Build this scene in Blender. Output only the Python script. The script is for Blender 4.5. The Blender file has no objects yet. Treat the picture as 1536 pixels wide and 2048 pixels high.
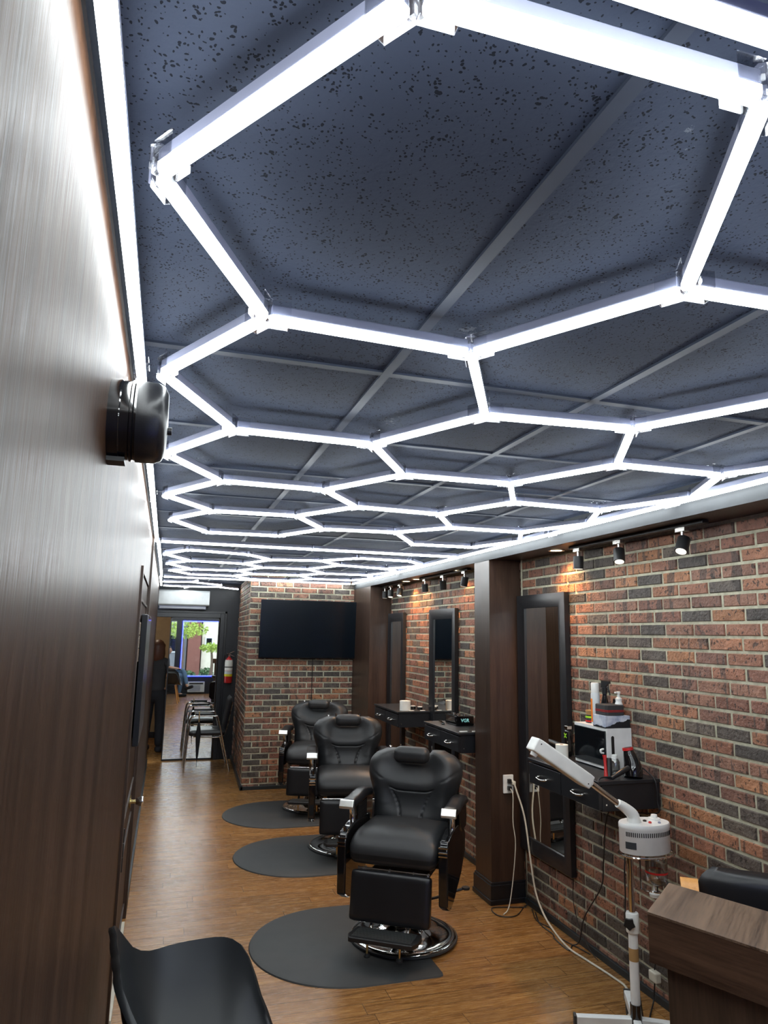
import bpy, bmesh, math, random
from mathutils import Vector, Matrix
random.seed(7)
PI = math.pi
scene = bpy.context.scene
COL = scene.collection

# ------------------------------------------------------------------ camera
PITCH, YAW, ROLL, FPX = 0.175, 0.297, 0.018, 1390.7
cy, sy = math.cos(YAW), math.sin(YAW)
f0 = Vector((sy, cy, 0)); r0 = Vector((cy, -sy, 0)); u0 = Vector((0, 0, 1))
f1 = f0 * math.cos(PITCH) + u0 * math.sin(PITCH)
u1 = u0 * math.cos(PITCH) - f0 * math.sin(PITCH)
r2 = r0 * math.cos(ROLL) + u1 * math.sin(ROLL)
u2 = u1 * math.cos(ROLL) - r0 * math.sin(ROLL)
cam_data = bpy.data.cameras.new('camera')
cam = bpy.data.objects.new('camera', cam_data); COL.objects.link(cam)
rot = Matrix((r2, u2, -f1)).transposed()
cam.matrix_world = Matrix.Translation((0, 0, 1.65)) @ rot.to_4x4()
cam_data.sensor_fit = 'VERTICAL'; cam_data.sensor_height = 24.0
cam_data.lens = 24.0 * FPX / 2048.0
cam_data.clip_start = 0.02; cam_data.clip_end = 200
scene.camera = cam

# ------------------------------------------------------------------ world, exposure
scene.view_settings.view_transform = 'Standard'
scene.view_settings.look = 'None'
scene.view_settings.gamma = 1
scene.view_settings.use_curve_mapping = False
scene.view_settings.exposure = 0.3
LED_POWER = 20.0
LED_COLOR = (0.92, 0.985, 1.0, 1)
world = bpy.data.worlds.new('sky'); scene.world = world; world.use_nodes = True
wb = world.node_tree.nodes['Background']
wb.inputs[0].default_value = (0.80, 0.90, 1.0, 1); wb.inputs[1].default_value = 4.0

# ------------------------------------------------------------------ material helpers
def new_mat(name):
    m = bpy.data.materials.new(name); m.use_nodes = True
    nt = m.node_tree; b = nt.nodes['Principled BSDF']
    return m, nt, b
def lk(nt, a, b): nt.links.new(a, b)
def math_(nt, op, a, b=None, c=None):
    n = nt.nodes.new('ShaderNodeMath'); n.operation = op
    for i, v in enumerate((a, b, c)):
        if v is None: continue
        if isinstance(v, (int, float)): n.inputs[i].default_value = v
        else: lk(nt, v, n.inputs[i])
    return n.outputs[0]
def coords(nt, scale=(1, 1, 1), kind='Object', loc=(0, 0, 0), rot=(0, 0, 0)):
    t = nt.nodes.new('ShaderNodeTexCoord'); mp = nt.nodes.new('ShaderNodeMapping')
    lk(nt, t.outputs[kind], mp.inputs[0]); mp.inputs['Scale'].default_value = scale
    mp.inputs['Location'].default_value = loc; mp.inputs['Rotation'].default_value = rot
    return mp.outputs[0]
def noise(nt, vec, scale=5, detail=4, rough=.5, dist=0):
    n = nt.nodes.new('ShaderNodeTexNoise'); lk(nt, vec, n.inputs['Vector'])
    n.inputs['Scale'].default_value = scale; n.inputs['Detail'].default_value = detail
    n.inputs['Roughness'].default_value = rough; n.inputs['Distortion'].default_value = dist
    return n.outputs['Fac']
def ramp(nt, fac, stops):
    n = nt.nodes.new('ShaderNodeValToRGB'); lk(nt, fac, n.inputs[0])
    cr = n.color_ramp
    while len(cr.elements) > 1: cr.elements.remove(cr.elements[-1])
    cr.elements[0].position = stops[0][0]; cr.elements[0].color = col4(stops[0][1])
    for p, c in stops[1:]:
        e = cr.elements.new(p); e.color = col4(c)
    return n.outputs[0]
def col4(c):
    if isinstance(c, (int, float)): return (c, c, c, 1)
    return tuple(c) + ((1,) if len(c) == 3 else ())
def mix(nt, fac, a, b, mode='MIX'):
    n = nt.nodes.new('ShaderNodeMix'); n.data_type = 'RGBA'; n.blend_type = mode
    if isinstance(fac, (int, float)): n.inputs[0].default_value = fac
    else: lk(nt, fac, n.inputs[0])
    for i, v in ((6, a), (7, b)):
        if isinstance(v, (tuple, list)): n.inputs[i].default_value = col4(v)
        else: lk(nt, v, n.inputs[i])
    return n.outputs[2]
def bump(nt, b, h, strength=.3, dist=.002):
    n = nt.nodes.new('ShaderNodeBump'); lk(nt, h, n.inputs['Height'])
    n.inputs['Strength'].default_value = strength; n.inputs['Distance'].default_value = dist
    lk(nt, n.outputs[0], b.inputs['Normal'])
def simple(name, c, rough=.5, metal=0.0, spec=.5, bumps=None, coat=0.0):
    m, nt, b = new_mat(name)
    b.inputs['Roughness'].default_value = rough; b.inputs['Metallic'].default_value = metal
    b.inputs['Specular IOR Level'].default_value = spec
    b.inputs['Coat Weight'].default_value = coat
    v = coords(nt)
    f = noise(nt, v, 9, 3)
    lk(nt, ramp(nt, f, [(.3, tuple(x * .9 for x in c)), (.7, tuple(min(1, x * 1.08) for x in c))]), b.inputs['Base Color'])
    if bumps:
        bump(nt, b, noise(nt, v, bumps[0], 4), bumps[1], bumps[2])
    return m
def emit(name, c, s):
    m, nt, b = new_mat(name)
    b.inputs['Base Color'].default_value = (.8, .8, .8, 1)
    b.inputs['Emission Color'].default_value = col4(c); b.inputs['Emission Strength'].default_value = s
    return m
def wood(name, dark, light, axis='z', rough=.38, scale=1.0, spec=.5, fine=1.0, bstr=.15, rot=0):
    m, nt, b = new_mat(name)
    s = {'z': (1, 1, .06), 'x': (.06, 1, 1), 'y': (1, .06, 1)}[axis]
    v = coords(nt, tuple(q * scale for q in s))
    if rot:
        pre = coords(nt, rot=(0, 0, math.radians(-rot))); mp2 = nt.nodes.new('ShaderNodeMapping'); lk(nt, pre, mp2.inputs[0])
        mp2.inputs['Scale'].default_value = tuple(q * scale for q in s); v = mp2.outputs[0]
    big = noise(nt, v, 9, 3, .55, 1.2)
    fn = noise(nt, v, 130 * fine, 4, .65)
    f = math_(nt, 'ADD', math_(nt, 'MULTIPLY', big, .6), math_(nt, 'MULTIPLY', fn, .42))
    c = ramp(nt, f, [(.34, dark), (.50, tuple((a + b_) / 2 for a, b_ in zip(dark, light))), (.68, light)])
    lk(nt, c, b.inputs['Base Color'])
    b.inputs['Specular IOR Level'].default_value = spec
    lk(nt, ramp(nt, fn, [(.3, rough - .05), (.7, rough + .07)]), b.inputs['Roughness'])
    bump(nt, b, fn, bstr, .001)
    return m

# walnut laminate of the panelled wall and pillars
MAT = {}
MAT['walnut'] = wood('walnut_laminate', (.022, .011, .0075), (.062, .034, .022), 'z', .36)
MAT['walnut_wall'] = wood('walnut_wall_panel', (.020, .0095, .0056), (.064, .033, .019), 'z', .40, 1.4, .05, bstr=.3)
MAT['walnut_trim'] = wood('walnut_door_trim', (.026, .013, .008), (.060, .033, .020), 'z', .45)
MAT['desk_wood'] = wood('desk_walnut', (.040, .021, .012), (.215, .135, .084), 'x', .40, 1.5, rot=39.4)
MAT['desk_dark'] = wood('desk_body_walnut', (.030, .018, .010), (.085, .050, .030), 'z', .45, 1.5)
MAT['desk_apron'] = wood('desk_apron_walnut', (.012, .005, .003), (.105, .054, .030), 'x', .42, 1.3, rot=-66)
MAT['pale_wood'] = wood('bent_pale_wood', (.55, .24, .06), (.75, .37, .11), 'z', .35)
MAT['black_wall'] = simple('black_paint_wall', (.012, .014, .019), .45, bumps=(60, .2, .002))
MAT['black_trim'] = simple('black_gloss_trim', (.010, .011, .014), .3)
MAT['beige_wall'] = simple('beige_paint', (.42, .31, .19), .7)
MAT['baseboard'] = simple('dark_slate_baseboard', (.018, .024, .027), .4)
MAT['leather'] = simple('black_leather', (.020, .021, .023), .43, bumps=(420, .25, .0006))
MAT['leather_worn'] = simple('black_vinyl_shiny', (.012, .012, .014), .3, bumps=(300, .2, .0006))
MAT['gloss_black'] = simple('gloss_black_plastic', (.006, .006, .007), .08, coat=.5)
MAT['matte_black'] = simple('matte_black_metal', (.012, .012, .013), .42)
MAT['cabinet'] = simple('black_laminate', (.011, .012, .015), .38, bumps=(90, .15, .0005))
MAT['frame_black'] = simple('black_mirror_frame', (.014, .015, .018), .33)
MAT['chrome'] = simple('polished_chrome', (.80, .80, .80), .07, 1.0)
MAT['brushed'] = simple('brushed_nickel', (.62, .60, .56), .25, 1.0)
MAT['brass'] = simple('warm_brass', (.70, .55, .25), .25, 1.0)
MAT['rubber'] = simple('grey_black_rubber', (.034, .036, .037), .62, bumps=(350, .2, .0006))
MAT['shell'] = simple('dark_shell_plastic', (.016, .018, .020), .40)
MAT['white_plastic'] = simple('white_plastic', (.80, .80, .77), .35)
MAT['white_enamel'] = simple('white_enamel', (.78, .79, .78), .28)
MAT['offwhite'] = simple('off_white_cord', (.62, .58, .48), .5)
MAT['ac_white'] = simple('ac_white', (.62, .65, .66), .4)
MAT['dark_glass'] = simple('dark_glass', (.004, .006, .008), .05)
MAT['screen'] = simple('tv_screen', (.003, .006, .010), .18, spec=.35)
MAT['red'] = simple('red_enamel', (.50, .02, .02), .3)
MAT['orange'] = simple('orange_print', (.85, .22, .02), .4)
MAT['lime'] = simple('lime_print', (.42, .85, .04), .4)
MAT['yellow'] = simple('yellow_label', (.75, .62, .02), .4)
MAT['paper'] = simple('white_paper', (.80, .78, .72), .8)
MAT['teal_glow'] = emit('teal_logo', (.02, .65, .60), .35)  # printed lettering, brightened by a faint glow of its own
MAT['denim'] = simple('blue_denim', (.09, .16, .27), .8, bumps=(300, .3, .001))
MAT['black_cloth'] = simple('black_cloth', (.010, .010, .013), .85)
MAT['grey_cloth'] = simple('charcoal_cloth', (.035, .034, .036), .85, bumps=(120, .3, .002))
MAT['skin'] = simple('skin', (.50, .28, .19), .5)
MAT['hair'] = simple('auburn_hair', (.10, .035, .018), .45, bumps=(150, .5, .003))
MAT['dark_hair'] = simple('dark_hair', (.02, .014, .010), .45)
MAT['blue_led'] = emit('blue_led_strip', (.01, .03, 1.0), 6.0)
MAT['warm_lamp'] = emit('warm_downlight_lens', (1.0, .80, .50), 9.0)
MAT['spot_lens'] = emit('spot_lens', (1.0, .90, .72), 1.1)
MAT['led'] = emit('led_diffuser', LED_COLOR[:3], LED_POWER)
MAT['housing'] = simple('led_housing', (.27, .285, .38), .35)
MAT['grey_trim'] = simple('grey_soffit_edge', (.035, .038, .042), .6, spec=.25)
MAT['satin'] = simple('satin_steel', (.88, .88, .86), .30, 1.0)
MAT['tan'] = simple('tan_handle', (.40, .24, .10), .4)

def mirror_mat():
    m, nt, b = new_mat('mirror_glass')
    b.inputs['Base Color'].default_value = (.86, .88, .86, 1); b.inputs['Metallic'].default_value = 1
    b.inputs['Roughness'].default_value = .012
    return m
MAT['mirror'] = mirror_mat()
def clear_mat(name, tint=(.93, .95, .96), gloss=.12, rough=.05):
    m, nt, b = new_mat(name); nt.nodes.remove(b)
    out = nt.nodes['Material Output']
    t = nt.nodes.new('ShaderNodeBsdfTransparent'); t.inputs[0].default_value = col4(tint)
    g = nt.nodes.new('ShaderNodeBsdfGlossy'); g.inputs['Roughness'].default_value = rough
    fr = nt.nodes.new('ShaderNodeLayerWeight'); fr.inputs[0].default_value = .35
    f = math_(nt, 'ADD', math_(nt, 'MULTIPLY', fr.outputs['Fresnel'], .6), gloss)
    mx = nt.nodes.new('ShaderNodeMixShader'); lk(nt, f, mx.inputs[0])
    lk(nt, t.outputs[0], mx.inputs[1]); lk(nt, g.outputs[0], mx.inputs[2]); lk(nt, mx.outputs[0], out.inputs[0])
    return m
MAT['clear'] = clear_mat('clear_plastic', (.965, .97, .985), .07)
MAT['pane'] = clear_mat('window_pane', (.96, .97, .97), .02)
MAT['jar'] = clear_mat('jar_glass', (.78, .80, .80), .26, .12)

def floor_mat():
    m, nt, b = new_mat('strand_wood_planks')
    tc = nt.nodes.new('ShaderNodeTexCoord'); sp = nt.nodes.new('ShaderNodeSeparateXYZ'); lk(nt, tc.outputs['Object'], sp.inputs[0])
    W = .096; LEN = .92
    yy = math_(nt, 'DIVIDE', sp.outputs['Y'], W); row = math_(nt, 'FLOOR', yy); fy = math_(nt, 'FRACT', yy)
    wn = nt.nodes.new('ShaderNodeTexWhiteNoise'); wn.noise_dimensions = '1D'; lk(nt, row, wn.inputs['W'])
    xx = math_(nt, 'ADD', math_(nt, 'DIVIDE', sp.outputs['X'], LEN), math_(nt, 'MULTIPLY', wn.outputs['Value'], 7.0))
    colm = math_(nt, 'FLOOR', xx); fx = math_(nt, 'FRACT', xx)
    cid = math_(nt, 'ADD', math_(nt, 'MULTIPLY', row, 13.37), colm)
    w2 = nt.nodes.new('ShaderNodeTexWhiteNoise'); w2.noise_dimensions = '1D'; lk(nt, cid, w2.inputs['W'])
    cb = nt.nodes.new('ShaderNodeCombineXYZ')
    lk(nt, math_(nt, 'MULTIPLY', sp.outputs['X'], 1.0), cb.inputs[0])
    lk(nt, math_(nt, 'MULTIPLY', sp.outputs['Y'], 22.0), cb.inputs[1])
    lk(nt, math_(nt, 'MULTIPLY', w2.outputs['Value'], 30.0), cb.inputs[2])
    g1 = noise(nt, cb.outputs[0], 3.2, 5, .62, .8); g2 = noise(nt, cb.outputs[0], 13, 4, .7)
    f = math_(nt, 'ADD', math_(nt, 'MULTIPLY', g1, .62), math_(nt, 'MULTIPLY', g2, .40))
    c = ramp(nt, f, [(.34, (.105, .043, .012)), (.46, (.235, .108, .032)), (.58, (.37, .190, .062)), (.74, (.52, .30, .105))])
    c = mix(nt, 1.0, c, ramp(nt, w2.outputs['Value'], [(0, (.86, .84, .82)), (1, (1.08, 1.06, 1.02))]), 'MULTIPLY')
    ey = math_(nt, 'MULTIPLY', math_(nt, 'MINIMUM', fy, math_(nt, 'SUBTRACT', 1, fy)), W)
    ex = math_(nt, 'MULTIPLY', math_(nt, 'MINIMUM', fx, math_(nt, 'SUBTRACT', 1, fx)), LEN)
    e = math_(nt, 'MINIMUM', ey, ex)
    gr = math_(nt, 'GREATER_THAN', e, .0011)
    c = mix(nt, gr, (.045, .022, .010), c)
    lk(nt, c, b.inputs['Base Color'])
    b.inputs['Specular IOR Level'].default_value = .45
    lk(nt, ramp(nt, g2, [(.3, .20), (.7, .31)]), b.inputs['Roughness'])
    wav = noise(nt, cb.outputs[0], 6, 2, .5)
    h = math_(nt, 'ADD', math_(nt, 'MULTIPLY', g2, .35), math_(nt, 'ADD', math_(nt, 'MULTIPLY', gr, .6), math_(nt, 'MULTIPLY', wav, 1.2)))
    bump(nt, b, h, .28, .0022)
    return m
MAT['floor'] = floor_mat()
def ceiling_mat():
    m, nt, b = new_mat('painted_fissured_tile')
    v = coords(nt)
    dn = nt.nodes.new('ShaderNodeTexNoise'); lk(nt, v, dn.inputs['Vector']); dn.inputs['Scale'].default_value = 60
    va = nt.nodes.new('ShaderNodeVectorMath'); va.operation = 'MULTIPLY_ADD'
    lk(nt, dn.outputs['Color'], va.inputs[0]); va.inputs[1].default_value = (.012, .012, .012); lk(nt, v, va.inputs[2])
    vo = nt.nodes.new('ShaderNodeTexVoronoi'); lk(nt, va.outputs[0], vo.inputs['Vector']); vo.inputs['Scale'].default_value = 150
    vo.inputs['Randomness'].default_value = 1
    sel = noise(nt, v, 40, 2)
    thr = math_(nt, 'MULTIPLY', math_(nt, 'SUBTRACT', sel, .19), .76)
    pit = math_(nt, 'LESS_THAN', vo.outputs['Distance'], thr)
    blot = noise(nt, v, 2.2, 3, .6)
    base = ramp(nt, blot, [(.35, (.040, .051, .080)), (.7, (.052, .064, .096))])
    scuff = math_(nt, 'MULTIPLY', math_(nt, 'GREATER_THAN', noise(nt, coords(nt, (1, 1, 1), loc=(3.1, 1.7, 0)), 3.4, 8, .74), .655), .30)
    base = mix(nt, scuff, base, (.26, .29, .32))
    c = mix(nt, pit, base, (.009, .011, .018))
    lk(nt, c, b.inputs['Base Color'])
    b.inputs['Roughness'].default_value = .75; b.inputs['Specular IOR Level'].default_value = .12
    h = math_(nt, 'SUBTRACT', math_(nt, 'MULTIPLY', noise(nt, v, 120, 3), .5), math_(nt, 'MULTIPLY', pit, 1.0))
    bump(nt, b, h, .55, .0025)
    return m
MAT['ceiling'] = ceiling_mat()
MAT['tee'] = simple('dark_ceiling_tee', (.042, .052, .078), .5, spec=.2)
def brick_mat():
    m, nt, b = new_mat('rustic_brick')
    at = nt.nodes.new('ShaderNodeAttribute'); at.attribute_name = 'Col'
    v = coords(nt)
    blot = noise(nt, v, 22, 3, .6)
    streak = noise(nt, coords(nt, (1, 1, .22)), 17, 2)
    c = mix(nt, math_(nt, 'MULTIPLY', math_(nt, 'GREATER_THAN', streak, .59), .70), at.outputs['Color'], (.050, .040, .037))
    c = mix(nt, 1.0, c, ramp(nt, blot, [(.3, (.70, .68, .66)), (.7, (1.22, 1.20, 1.15))]), 'MULTIPLY')
    # raked dashes and pits in the brick face
    dn = nt.nodes.new('ShaderNodeTexNoise'); lk(nt, v, dn.inputs['Vector']); dn.inputs['Scale'].default_value = 18
    rotv = nt.nodes.new('ShaderNodeVectorMath'); rotv.operation = 'MULTIPLY_ADD'
    lk(nt, dn.outputs['Color'], rotv.inputs[0]); rotv.inputs[1].default_value = (.10, .10, .06)
    lk(nt, v, rotv.inputs[2])
    mp = nt.nodes.new('ShaderNodeMapping'); lk(nt, rotv.outputs[0], mp.inputs[0]); mp.inputs['Scale'].default_value = (1.6, 1.6, .8)
    mp.inputs['Rotation'].default_value = (.5, .4, .5)
    vo = nt.nodes.new('ShaderNodeTexVoronoi'); lk(nt, mp.outputs[0], vo.inputs['Vector']); vo.inputs['Scale'].default_value = 38
    pit = math_(nt, 'LESS_THAN', vo.outputs['Distance'], math_(nt, 'MULTIPLY', math_(nt, 'SUBTRACT', noise(nt, v, 30, 1), .22), .90))
    c = mix(nt, math_(nt, 'MULTIPLY', pit, .78), c, (.022, .016, .014))
    lk(nt, c, b.inputs['Base Color'])
    b.inputs['Roughness'].default_value = .52; b.inputs['Specular IOR Level'].default_value = .45
    h = math_(nt, 'SUBTRACT', math_(nt, 'ADD', noise(nt, v, 70, 4, .6), math_(nt, 'MULTIPLY', blot, .8)), math_(nt, 'MULTIPLY', pit, 1.1))
    bump(nt, b, h, 1.0, .0075)
    return m
MAT['brick'] = brick_mat()
def mortar_mat():
    m, nt, b = new_mat('mortar')
    v = coords(nt)
    lk(nt, ramp(nt, noise(nt, v, 30, 4, .6), [(.3, (.34, .325, .235)), (.7, (.56, .54, .41))]), b.inputs['Base Color'])
    b.inputs['Roughness'].default_value = .85
    bump(nt, b, noise(nt, v, 160, 3), .5, .002)
    return m
MAT['mortar'] = mortar_mat()

# ------------------------------------------------------------------ mesh helpers
def BM(): return bmesh.new()
def box(bm, x0, x1, y0, y1, z0, z1, T=None):
    vs = [bm.verts.new(Vector(p)) for p in ((x0, y0, z0), (x1, y0, z0), (x1, y1, z0), (x0, y1, z0), (x0, y0, z1), (x1, y0, z1), (x1, y1, z1), (x0, y1, z1))]
    if T is not None:
        for v in vs: v.co = T @ v.co
    for f in ((0, 3, 2, 1), (4, 5, 6, 7), (0, 1, 5, 4), (1, 2, 6, 5), (2, 3, 7, 6), (3, 0, 4, 7)):
        bm.faces.new([vs[i] for i in f])
    return bm
def frame_of(d):
    d = d.normalized(); a = Vector((0, 0, 1)) if abs(d.z) < .9 else Vector((1, 0, 0))
    u = d.cross(a).normalized(); return u, d.cross(u).normalized()
def cyl(bm, p0, p1, r0, r1=None, seg=20, cap=True):
    p0, p1 = Vector(p0), Vector(p1); r1 = r0 if r1 is None else r1
    u, w = frame_of(p1 - p0)
    A, B = [], []
    for i in range(seg):
        a = 2 * PI * i / seg; d = u * math.cos(a) + w * math.sin(a)
        A.append(bm.verts.new(p0 + d * r0)); B.append(bm.verts.new(p1 + d * r1))
    for i in range(seg):
        j = (i + 1) % seg; bm.faces.new((A[i], A[j], B[j], B[i]))
    if cap: bm.faces.new(A[::-1]); bm.faces.new(B)
    return bm
def smooth_path(pts, n=8):
    P = [Vector(p) for p in pts]
    if len(P) < 3: return P
    out = []
    for i in range(len(P) - 1):
        a = P[i - 1] if i else P[0] * 2 - P[1]; b = P[i]; c = P[i + 1]; d = P[i + 2] if i + 2 < len(P) else P[-1] * 2 - P[-2]
        for k in range(n):
            t = k / n
            out.append(.5 * ((2 * b) + (c - a) * t + (2 * a - 5 * b + 4 * c - d) * t * t + (3 * b - a - 3 * c + d) * t ** 3))
    out.append(P[-1]); return out
def tube(bm, pts, r, seg=10, n=6, closed=False, rr=None):
    P = smooth_path(pts, n) if n > 1 else [Vector(p) for p in pts]
    rings = []; u = None
    for i, p in enumerate(P):
        d = (P[min(i + 1, len(P) - 1)] - P[max(i - 1, 0)])
        if closed: d = P[(i + 1) % len(P)] - P[i - 1]
        if d.length < 1e-9: d = Vector((0, 0, 1))
        d.normalize()
        if u is None: u = frame_of(d)[0]
        u = (u - d * u.dot(d)); u.normalize(); w = d.cross(u)
        rad = r if rr is None else rr(i / (len(P) - 1))
        rings.append([bm.verts.new(p + (u * math.cos(2 * PI * k / seg) + w * math.sin(2 * PI * k / seg)) * rad) for k in range(seg)])
    m = len(rings)
    for i in range(m if closed else m - 1):
        A, B = rings[i], rings[(i + 1) % m]
        for k in range(seg): bm.faces.new((A[k], A[(k + 1) % seg], B[(k + 1) % seg], B[k]))
    if not closed: bm.faces.new(rings[0][::-1]); bm.faces.new(rings[-1])
    return bm
def lathe(bm, prof, c=(0, 0, 0), seg=32, T=None):
    c = Vector(c); rings = []
    for r, z in prof:
        if r < 1e-6:
            rings.append([bm.verts.new(c + Vector((0, 0, z)))])
        else:
            rings.append([bm.verts.new(c + Vector((r * math.cos(2 * PI * k / seg), r * math.sin(2 * PI * k / seg), z))) for k in range(seg)])
    if T is not None:
        for R in rings:
            for v in R: v.co = T @ v.co
    for A, B in zip(rings, rings[1:]):
        for k in range(seg):
            j = (k + 1) % seg
            if len(A) == 1 and len(B) == 1: continue
            if len(A) == 1: bm.faces.new((A[0], B[j], B[k]))
            elif len(B) == 1: bm.faces.new((A[k], A[j], B[0]))
            else: bm.faces.new((A[k], A[j], B[j], B[k]))
    return bm
def prism(bm, outline, axis, a, b):
    """outline of 2D points swept along an axis ('x': outline in y,z; 'y': x,z; 'z': x,y)"""
    def P(u, v, t): return {'x': (t, u, v), 'y': (u, t, v), 'z': (u, v, t)}[axis]
    A = [bm.verts.new(P(u, v, a)) for u, v in outline]; B = [bm.verts.new(P(u, v, b)) for u, v in outline]
    n = len(A)
    for i in range(n):
        j = (i + 1) % n; bm.faces.new((A[i], A[j], B[j], B[i]))
    bm.faces.new(A[::-1]); bm.faces.new(B)
    return bm
def ob(name, bm, mat, parent=None, smooth=False, bev=0.0, seg=2, sub=0, loc=None, rotz=None, ang=40):
    bmesh.ops.recalc_face_normals(bm, faces=bm.faces[:])
    me = bpy.data.meshes.new(name); bm.to_mesh(me); bm.free()
    o = bpy.data.objects.new(name, me); COL.objects.link(o)
    me.materials.append(MAT[mat] if isinstance(mat, str) else mat)
    if parent is not None: o.parent = parent
    if smooth:
        for p in me.polygons: p.use_smooth = True
        me.set_sharp_from_angle(angle=math.radians(ang))
    if bev:
        md = o.modifiers.new('bevel', 'BEVEL'); md.width = bev; md.segments = seg; md.limit_method = 'ANGLE'; md.angle_limit = math.radians(35)
        if smooth or seg > 1:
            for p in me.polygons: p.use_smooth = True
            md.harden_normals = True
    if sub:
        md = o.modifiers.new('sub', 'SUBSURF'); md.levels = sub; md.render_levels = sub
    if loc is not None: o.location = loc
    if rotz is not None: o.rotation_euler = (0, 0, rotz)
    return o
def tag(o, label, cat, group=None):
    o['label'] = label; o['category'] = cat
    if group: o['group'] = group
    return o
def thing(name, label, cat, loc=(0, 0, 0), rotz=0, group=None):
    o = bpy.data.objects.new(name, None); COL.objects.link(o); o.empty_display_size = .05
    o.location = loc; o.rotation_euler = (0, 0, rotz); return tag(o, label, cat, group)
def struct(name, bm, mat, parent=None, **k):
    o = ob(name, bm, mat, parent, **k)
    if parent is None: o['kind'] = 'structure'
    return o
def copy_tree(o, parent=None):
    c = o.copy(); COL.objects.link(c)
    if parent is not None: c.parent = parent
    for ch in [x for x in bpy.data.objects if x.parent == o]: copy_tree(ch, c)
    return c

# ================================================================== ROOM SHELL
XL, XR, YF, YB, ZC = -.12, 2.30, -.35, 9.78, 2.295
SZ = 2.17          # soffit underside
SX = 2.065         # face of soffit and pillars
CHY, CHX = 7.88, .88   # front and side of the brick chimney breast
struct('floor', box(BM(), -2.2, 3.2, YF - .3, 13.0, -.08, 0), 'floor')
struct('ceiling', box(BM(), -.6, 2.6, YF - .2, YB + .1, ZC, ZC + .08), 'ceiling')
# dropped-in grid of painted tees
g = BM(); TW = .012
for x in (-.108, .482, 1.075, 1.672): box(g, x - TW, x + TW, YF, 9.7, ZC - .006, ZC + .001)
ys = [.39, 1.578, 2.19, 2.765, 3.345, 3.9, 4.53, 5.12, 5.71, 6.3, 6.9, 7.5, 8.1, 8.7, 9.3]
for y in ys: box(g, XL, 2.06 if y < 7.8 else .95, y - TW, y + TW, ZC - .0055, ZC + .001)
struct('trim_1', g, 'tee')
# left wall
w = BM(); box(w, XL - .1, XL, YF, 3.22, 0, ZC)
struct('wall_left', w, 'walnut_wall')
w = BM(); box(w, XL - .1, XL, 3.22, 4.72, 1.925, ZC); box(w, XL - .1, XL, 4.72, 9.6, 0, ZC)
struct('wall_left_rear', w, 'walnut_wall')
# door in the left wall
w = BM(); box(w, XL - .06, XL - .006, 3.27, 4.62, .01, 1.915)
dr = struct('door_1', w, 'walnut_wall')
w = BM()
for z0, z1 in ((.12, .62), (.80, 1.80)):
    box(w, XL - .007, XL + .002, 3.40, 4.50, z1 - .012, z1); box(w, XL - .007, XL + .002, 3.40, 4.50, z0, z0 + .012)
    box(w, XL - .007, XL + .002, 3.40, 3.412, z0, z1); box(w, XL - .007, XL + .002, 4.488, 4.50, z0, z1)
ob('panel_moulding', w, 'walnut_trim', dr)
w = BM(); cyl(w, (XL - .008, 4.28, .72), (XL + .0, 4.28, .72), .034, seg=24); cyl(w, (XL, 4.28, .72), (XL + .028, 4.28, .72), .010)
k = ob('door_knob', w, 'brass', dr, smooth=True)
w = BM(); T = Matrix.Translation((XL + .026, 4.28, .72)) @ Matrix.Rotation(PI / 2, 4, 'Y')
lathe(w, [(0, 0), (.016, 0), (.021, .012), (.026, .03), (.025, .038), (0, .04)], T=T); ob('knob_cap', w, 'chrome', k, smooth=True)
for z in (1.52, .66):
    w = BM(); box(w, XL - .004, XL + .003, 3.285, 3.36, z, z + .16)
    cyl(w, (XL + .006, 3.30, z - .004), (XL + .006, 3.30, z + .052), .008, seg=12); cyl(w, (XL + .006, 3.30, z + .055), (XL + .006, 3.30, z + .108), .008, seg=12)
    cyl(w, (XL + .006, 3.30, z + .111), (XL + .006, 3.30, z + .166), .008, seg=12)
    ob('hinge', w, 'brushed' if z > 1 else 'matte_black', dr, smooth=True)
w = BM(); box(w, XL - .02, XL + .010, 3.20, 3.262, 0, 1.93); struct('trim_2', w, 'walnut_trim', bev=.002)
w = BM(); box(w, XL - .02, XL + .012, 4.63, 4.72, 0, ZC); struct('trim_3', w, 'walnut_trim', bev=.002)
w = BM(); box(w, XL - .01, XL + .008, YF, 3.19, 0, .07); box(w, XL - .01, XL + .012, 4.73, 9.5, 0, .08); struct('baseboard_left', w, 'baseboard', bev=.002)
w = BM(); box(w, XL - .01, XL + .004, YF, 9.6, ZC - .045, ZC); struct('trim_4', w, 'black_trim')
# door sweep
w = BM(); box(w, XL - .006, XL + .012, 3.4, 4.45, .012, .05); ob('door_sweep', w, 'offwhite', dr)

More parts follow.
